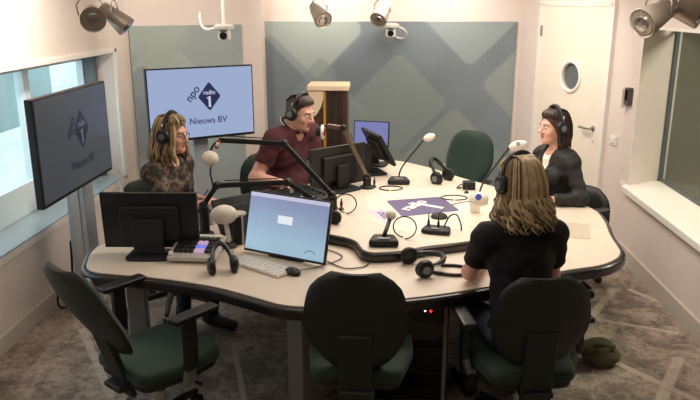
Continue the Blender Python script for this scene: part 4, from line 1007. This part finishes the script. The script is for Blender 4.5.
    mesh_obj('body', surface(body, .0058), ['skin', 'lips'], root, mf)
    for s in (1, -1):
        e = MB(); e.ball(H(s*.033, .0800, .004), .0118*sc, seg=12); eo = e.build('eye', 'eyew', root)
        e = MB(); e.ball(H(s*.033, .0868, .004), .0066*sc, seg=10); e.build('iris', 'iris', eo)
        e = MB(); e.tube([H(s*.016, .094, .025), H(s*.032, .094, .031), H(s*.050, .080, .026)], .0036*sc, 6); e.build('eyebrow', hair['mats'][0] if hair else 'hm', root)
    # clothes
    nb = N+up*neck_cut; nt_ = H(0, -.02, -.04); ncut = cap(nb+Vector((0, .02, -.02)), nt_, .062*f, .085*f)['f']
    def clip_top(extra=None):
        wk = wrinkle(.0032, 42, hy*30)
        def g(V, X, Y, Z):
            V = wk(V, X, Y, Z)
            V = np.maximum(V, -(ncut(X, Y, Z))); V = np.maximum(V, (P.z-.075)-Z)
            if extra is not None: V = extra(V, X, Y, Z)
            return V
        return g
    if jacket:
        mesh_obj('inner_shirt', surface(torso(.010), .008, clip_top()), [jacket], root)
        def open_front(V, X, Y, Z):
            return np.maximum(V, -np.maximum(np.abs(X)-(.010+np.clip((Z-.80)*.13, 0, .05)), -(Y-hy*.4)))
        mesh_obj('jacket', surface(torso(.022)+arm(1, .014, sleeve)+arm(-1, .014, sleeve), .0068, clip_top(open_front)), [top], root)
        cf = MB()
        for s in (1, -1): cf.tube(smooth_path([N+Vector((s*.015, -.075, .02)), N+Vector((s*.075, -.01, .005)), N+Vector((s*.07, .08, -.06)), N+Vector((s*.045, .10, -.17))]), [.010, .016, .02, .02, .018]+[.018]*20 if False else .016, 8)
        cf.build('lapel', top, root)
    else:
        mesh_obj('shirt', surface(torso(topt)+arm(1, topt, sleeve)+arm(-1, topt, sleeve), .0066, clip_top()), [top], root)
    if polo:
        cf = MB(); pts = [N+Vector((.080*math.cos(a), -.010+.078*math.sin(a), .028-.050*math.sin(a))) for a in [PI/2+.25+k*(2*PI-.5)/22 for k in range(23)]]
        cf.tube(pts, .014, 8); co = cf.build('collar', top, root)
        cf = MB(); cf.tube([p+(p-N).normalized()*.012 for p in pts[3:-3]], .0045, 6); cf.build('collar_stripe', 'white_ink', co)['label'] = 'thin white collar stripe'
        for s in (1, -1):
            E_, W = arms[s]; b = sh[s].lerp(E_, sleeve); d = (E_-sh[s]).normalized(); u = d.orthogonal().normalized(); v = d.cross(u); r = (.053*(1-sleeve)+.042*sleeve)*f+topt+.006
            cf = MB(); cf.tube([b-d*.012+(u*math.cos(a)+v*math.sin(a))*r for a in [2*PI*k/20 for k in range(21)]], .005, 6); cf.build('cuff', top, root)
    wk2 = wrinkle(.003, 38, 1.3)
    mesh_obj('trousers', surface([ell(P, (.172*f+.008, .13, .13), Rt, .03)]+legs(.010, .93), .0075, lambda V, X, Y, Z: np.maximum(wk2(V, X, Y, Z), Z-(P.z+.05))), [bottom], root)
    for ft in feet:
        mesh_obj('shoe', surface([cap((ft[0], ft[1]-.035, .055), (ft[0]*1.1, ft[1]+.17, .042), .044, .036, .02), cap((ft[0], ft[1], .06), (ft[0], ft[1]-.01, .14), .045, .047, .02, flat=True)], .007,
                 lambda V, X, Y, Z: np.maximum(V, .004-Z)), ['shoe'], root)
    if hair: make_hair(hair, root, H, RHn, sc)
    if glasses:
        g = MB()
        for s in (1, -1): g.tube([H(s*.034+.024*math.cos(a), .104-.006*abs(math.cos(a)), .002+.018*math.sin(a)) for a in [2*PI*k/18 for k in range(19)]], .0018, 6); g.tube([H(s*.058, .100, .006), H(s*.080, .03, .008), H(s*.084, -.01, .0)], .0018, 6)
        g.tube([H(-.010, .108, .004), H(.010, .108, .004)], .0018, 6); g.build('glasses', 'black', root)
    W4 = Matrix.Translation(root.location) @ Rz @ Matrix.Translation(Hd) @ RH.to_4x4()
    return root, W4
def make_hair(h, root, H, RHn, sc):
    t = h.get('thick', .016); k = sc
    nrm = np.array(Vector(h.get('plane', (0, .85, -.53))).normalized()); c0 = h.get('c', .022); Rn = RHn; o = np.array(H(0, 0, 0))
    def cut(V, X, Y, Z):
        p = [X-o[0], Y-o[1], Z-o[2]]; q = [(Rn[0, i]*p[0]+Rn[1, i]*p[1]+Rn[2, i]*p[2])/k for i in range(3)]
        V = V+.0022*np.sin(q[0]*150+9*q[2]+2*np.sin(q[1]*60))*np.cos(q[1]*70+q[2]*30)
        d = (q[0]*nrm[0]+q[1]*nrm[1]+q[2]*nrm[2]-c0)*k; V = np.maximum(V, d)
        if 'low' in h: V = np.maximum(V, (h['low']-q[2])*k)
        if 'bald' in h:
            V = np.maximum(V, -((np.sqrt((q[0]/.055)**2+((q[1]-.06)/.07)**2)-1)*.05*k))
        return V
    cr = [ell(H(0, -.014, .035), ((.075+t)*k, (.096+t)*k, (.088+t)*k), RHn, .02)]
    if h.get('back'): cr.append(ell(H(0, -.055, -.03), ((.070+t)*k, (.055+t)*k, .085*k), RHn, .03))
    hb = mesh_obj('hair', surface(cr, .005, cut), [h['mats'][0]], root)
    rng = random.Random(h.get('seed', 3)); f = {}
    n = h.get('locks', 0)
    if not n and not h.get('sweep'): return
    mb = MB()
    for i in range(n):
        a = math.radians(rng.uniform(*h['sector'])); layer = rng.uniform(.9, 1.12); L = h['len']*rng.uniform(.78, 1.05)
        ca, sa = math.cos(a), math.sin(a); ph = rng.uniform(0, 6.3); fq = rng.uniform(.7, 1.15); ca0 = .25*ca
        st = (ca0*.05, .02*sa+.01+h.get('party', 0), .035+.088+t*.9)
        r1 = ((.077+t)*layer, (.098+t)*layer); w2 = h.get('flare', 1.22)
        P = [st, (ca*r1[0]*.72, sa*r1[1]*.70-.012, .035+.062*layer+t*.5), (ca*r1[0], sa*r1[1]-.014, .02), (ca*r1[0]*1.06, sa*r1[1]*1.03-.014, -.05)]
        m = 9
        for j in range(1, m+1):
            v = j/m; z = -.05-(L-.05)*v; wv = h.get('wave', .014)*math.sin(ph+v*h.get('freq', 7.0)*fq)*(.35+.65*v); ww = h.get('wave', .014)*math.cos(ph+v*h.get('freq', 7.0)*fq)*(.35+.65*v)
            R = 1.06+(w2-1.06)*math.sin(min(1, v*1.2)*PI/2)
            P.append((ca*r1[0]*R-sa*wv+ca*ww*.6, sa*r1[1]*R*.98-.014+ca*wv+sa*ww*.6, z))
        path = smooth_path([H(*p) for p in P], 4); nn = len(path)
        rr = [h.get('r', .012)*k*min(1, .45+3*q/nn)*(1 if q < nn*.7 else max(.12, 1-((q/nn-.7)/.3)**1.5)) for q in range(nn)]
        mb.mi = 0 if rng.random() < h.get('mix', .5) else (1 if rng.random() < .6 else min(2, len(h['mats'])-1))
        mb.tube(path, rr, 6)
    for i in range(h.get('sweep', 0)):                       # strands combed back from the hairline
        a = math.radians(rng.uniform(12, 168)); ca, sa = math.cos(a), math.sin(a); e = rng.uniform(.96, 1.05)
        P = [(ca*(.070+t*.8), .004+sa*(.074+t*.6), .050+.036*sa), (ca*(.066+t)*e, .0+sa*(.066+t*.6)*e, .082+.026*sa+t*.5), (ca*.052*e, -.012+sa*.035, .120+t*.8*e), (ca*.048*e, -.06, .112+t*.8*e), (ca*.05, -.10-t*.5, .06)]
        path = smooth_path([H(*p) for p in P], 5); nn = len(path)
        mb.mi = 0 if rng.random() < h.get('mix', .5) else (1 if rng.random() < .6 else min(2, len(h['mats'])-1)); mb.mi = min(mb.mi, len(h['mats'])-1)
        mb.tube(path, [h.get('sr', h.get('r', .012))*k*(.75+.25*math.sin(PI*q/(nn-1))) for q in range(nn)], 6)
    mb.build('hair_locks', h['mats'], hb, smooth=True, sharp=180)

blond = dict(mats=['hb1', 'hb2', 'hb3'], locks=330, sector=(152, 388), len=.205, wave=.024, freq=9.5, flare=1.30, r=.0064, sweep=60, thick=.014, back=True, mix=.34, seed=5)
_, hm = person('woman with wavy blond hair and black t-shirt seated with her back to us', (.655, 3.28, 1.275), math.radians(13), .13, (.78, 3.60, .785), (.55, 3.57, .785),
    hr=(.25, -.4, -.9), hl=(-.62, -.2, -.75), yaw=math.radians(14), pitch=.14, top='tshirt', sleeve=.62, bottom='jeans', hair=blond, knees=((.13, .42), (-.10, .42)), feet=((.13, .36), (-.11, .40)), topt=.016, sc=1.03)
headphones(hm @ Matrix.Translation((0, -.005, .012)), 'black headphones worn by the blond woman in black t-shirt', 1.06, .092)
_, hm = person('woman with glasses and blond-streaked hair in patterned dark blouse facing right', (-1.40, 4.52, 1.275), math.radians(-112), .14, (-1.12, 4.24, .88), (-1.22, 4.62, .80),
    hr=(.3, -.5, -.8), hl=(-.3, -.5, -.8), yaw=math.radians(10), pitch=.10, top='blouse', sleeve=1.0, bottom='dkjeans', glasses=True, topt=.015,
    hair=dict(mats=['hb1', 'hb2', 'hb3'], locks=170, sweep=70, sector=(140, 400), len=.19, wave=.010, flare=1.22, r=.0075, thick=.012, mix=.4, back=True, seed=9, c=.03), knees=((.24, .38), (.02, .44)), feet=((.34, .40), (.10, .46)))
headphones(hm @ Matrix.Translation((0, -.005, .008)), 'black headphones worn by the woman in patterned blouse', 1.06, .093)
_, hm = person('man in maroon polo shirt with white collar stripe and headphones', (-.62, 5.15, 1.33), math.radians(-120), .22, (-.72, 4.76, .89), (-.46, 5.05, .85),
    hr=(.30, -.75, -.8), hl=(-.6, -.4, -.6), yaw=math.radians(4), pitch=.26, female=False, sc=1.06, top='maroon', sleeve=.62, polo=True, belly=.06, neck_cut=-.01, topt=.014, neck=.118, wide=1.1,
    hair=dict(mats=['hm'], sweep=150, sr=.0042, thick=.004, c=.004, low=-.045, plane=(0, .80, -.60)))
headphones(hm @ Matrix.Translation((0, -.005, .006)), 'black headphones worn by the man in maroon polo shirt', 1.10, .091)
_, hm = person('woman with dark hair and dark leather jacket at the right end of the table', (1.215, 5.02, 1.262), math.radians(117), .13, (1.10, 4.86, .775), (1.16, 4.77, .79),
    hr=(.3, -.4, -.9), hl=(-.55, -.2, -.9), yaw=math.radians(-8), pitch=.05, top='jacket', sleeve=1.85, jacket='paper', bottom='dkjeans', sc=.98, wide=.93,
    hair=dict(mats=['hd2', 'hd1'], locks=170, sweep=90, sector=(168, 374), len=.16, wave=.008, flare=1.0, r=.0075, thick=.010, mix=.55, back=True, seed=4, c=.03))
headphones(hm @ Matrix.Translation((0, -.005, .012)), 'black headphones worn by the woman in dark jacket', 1.04, .090)
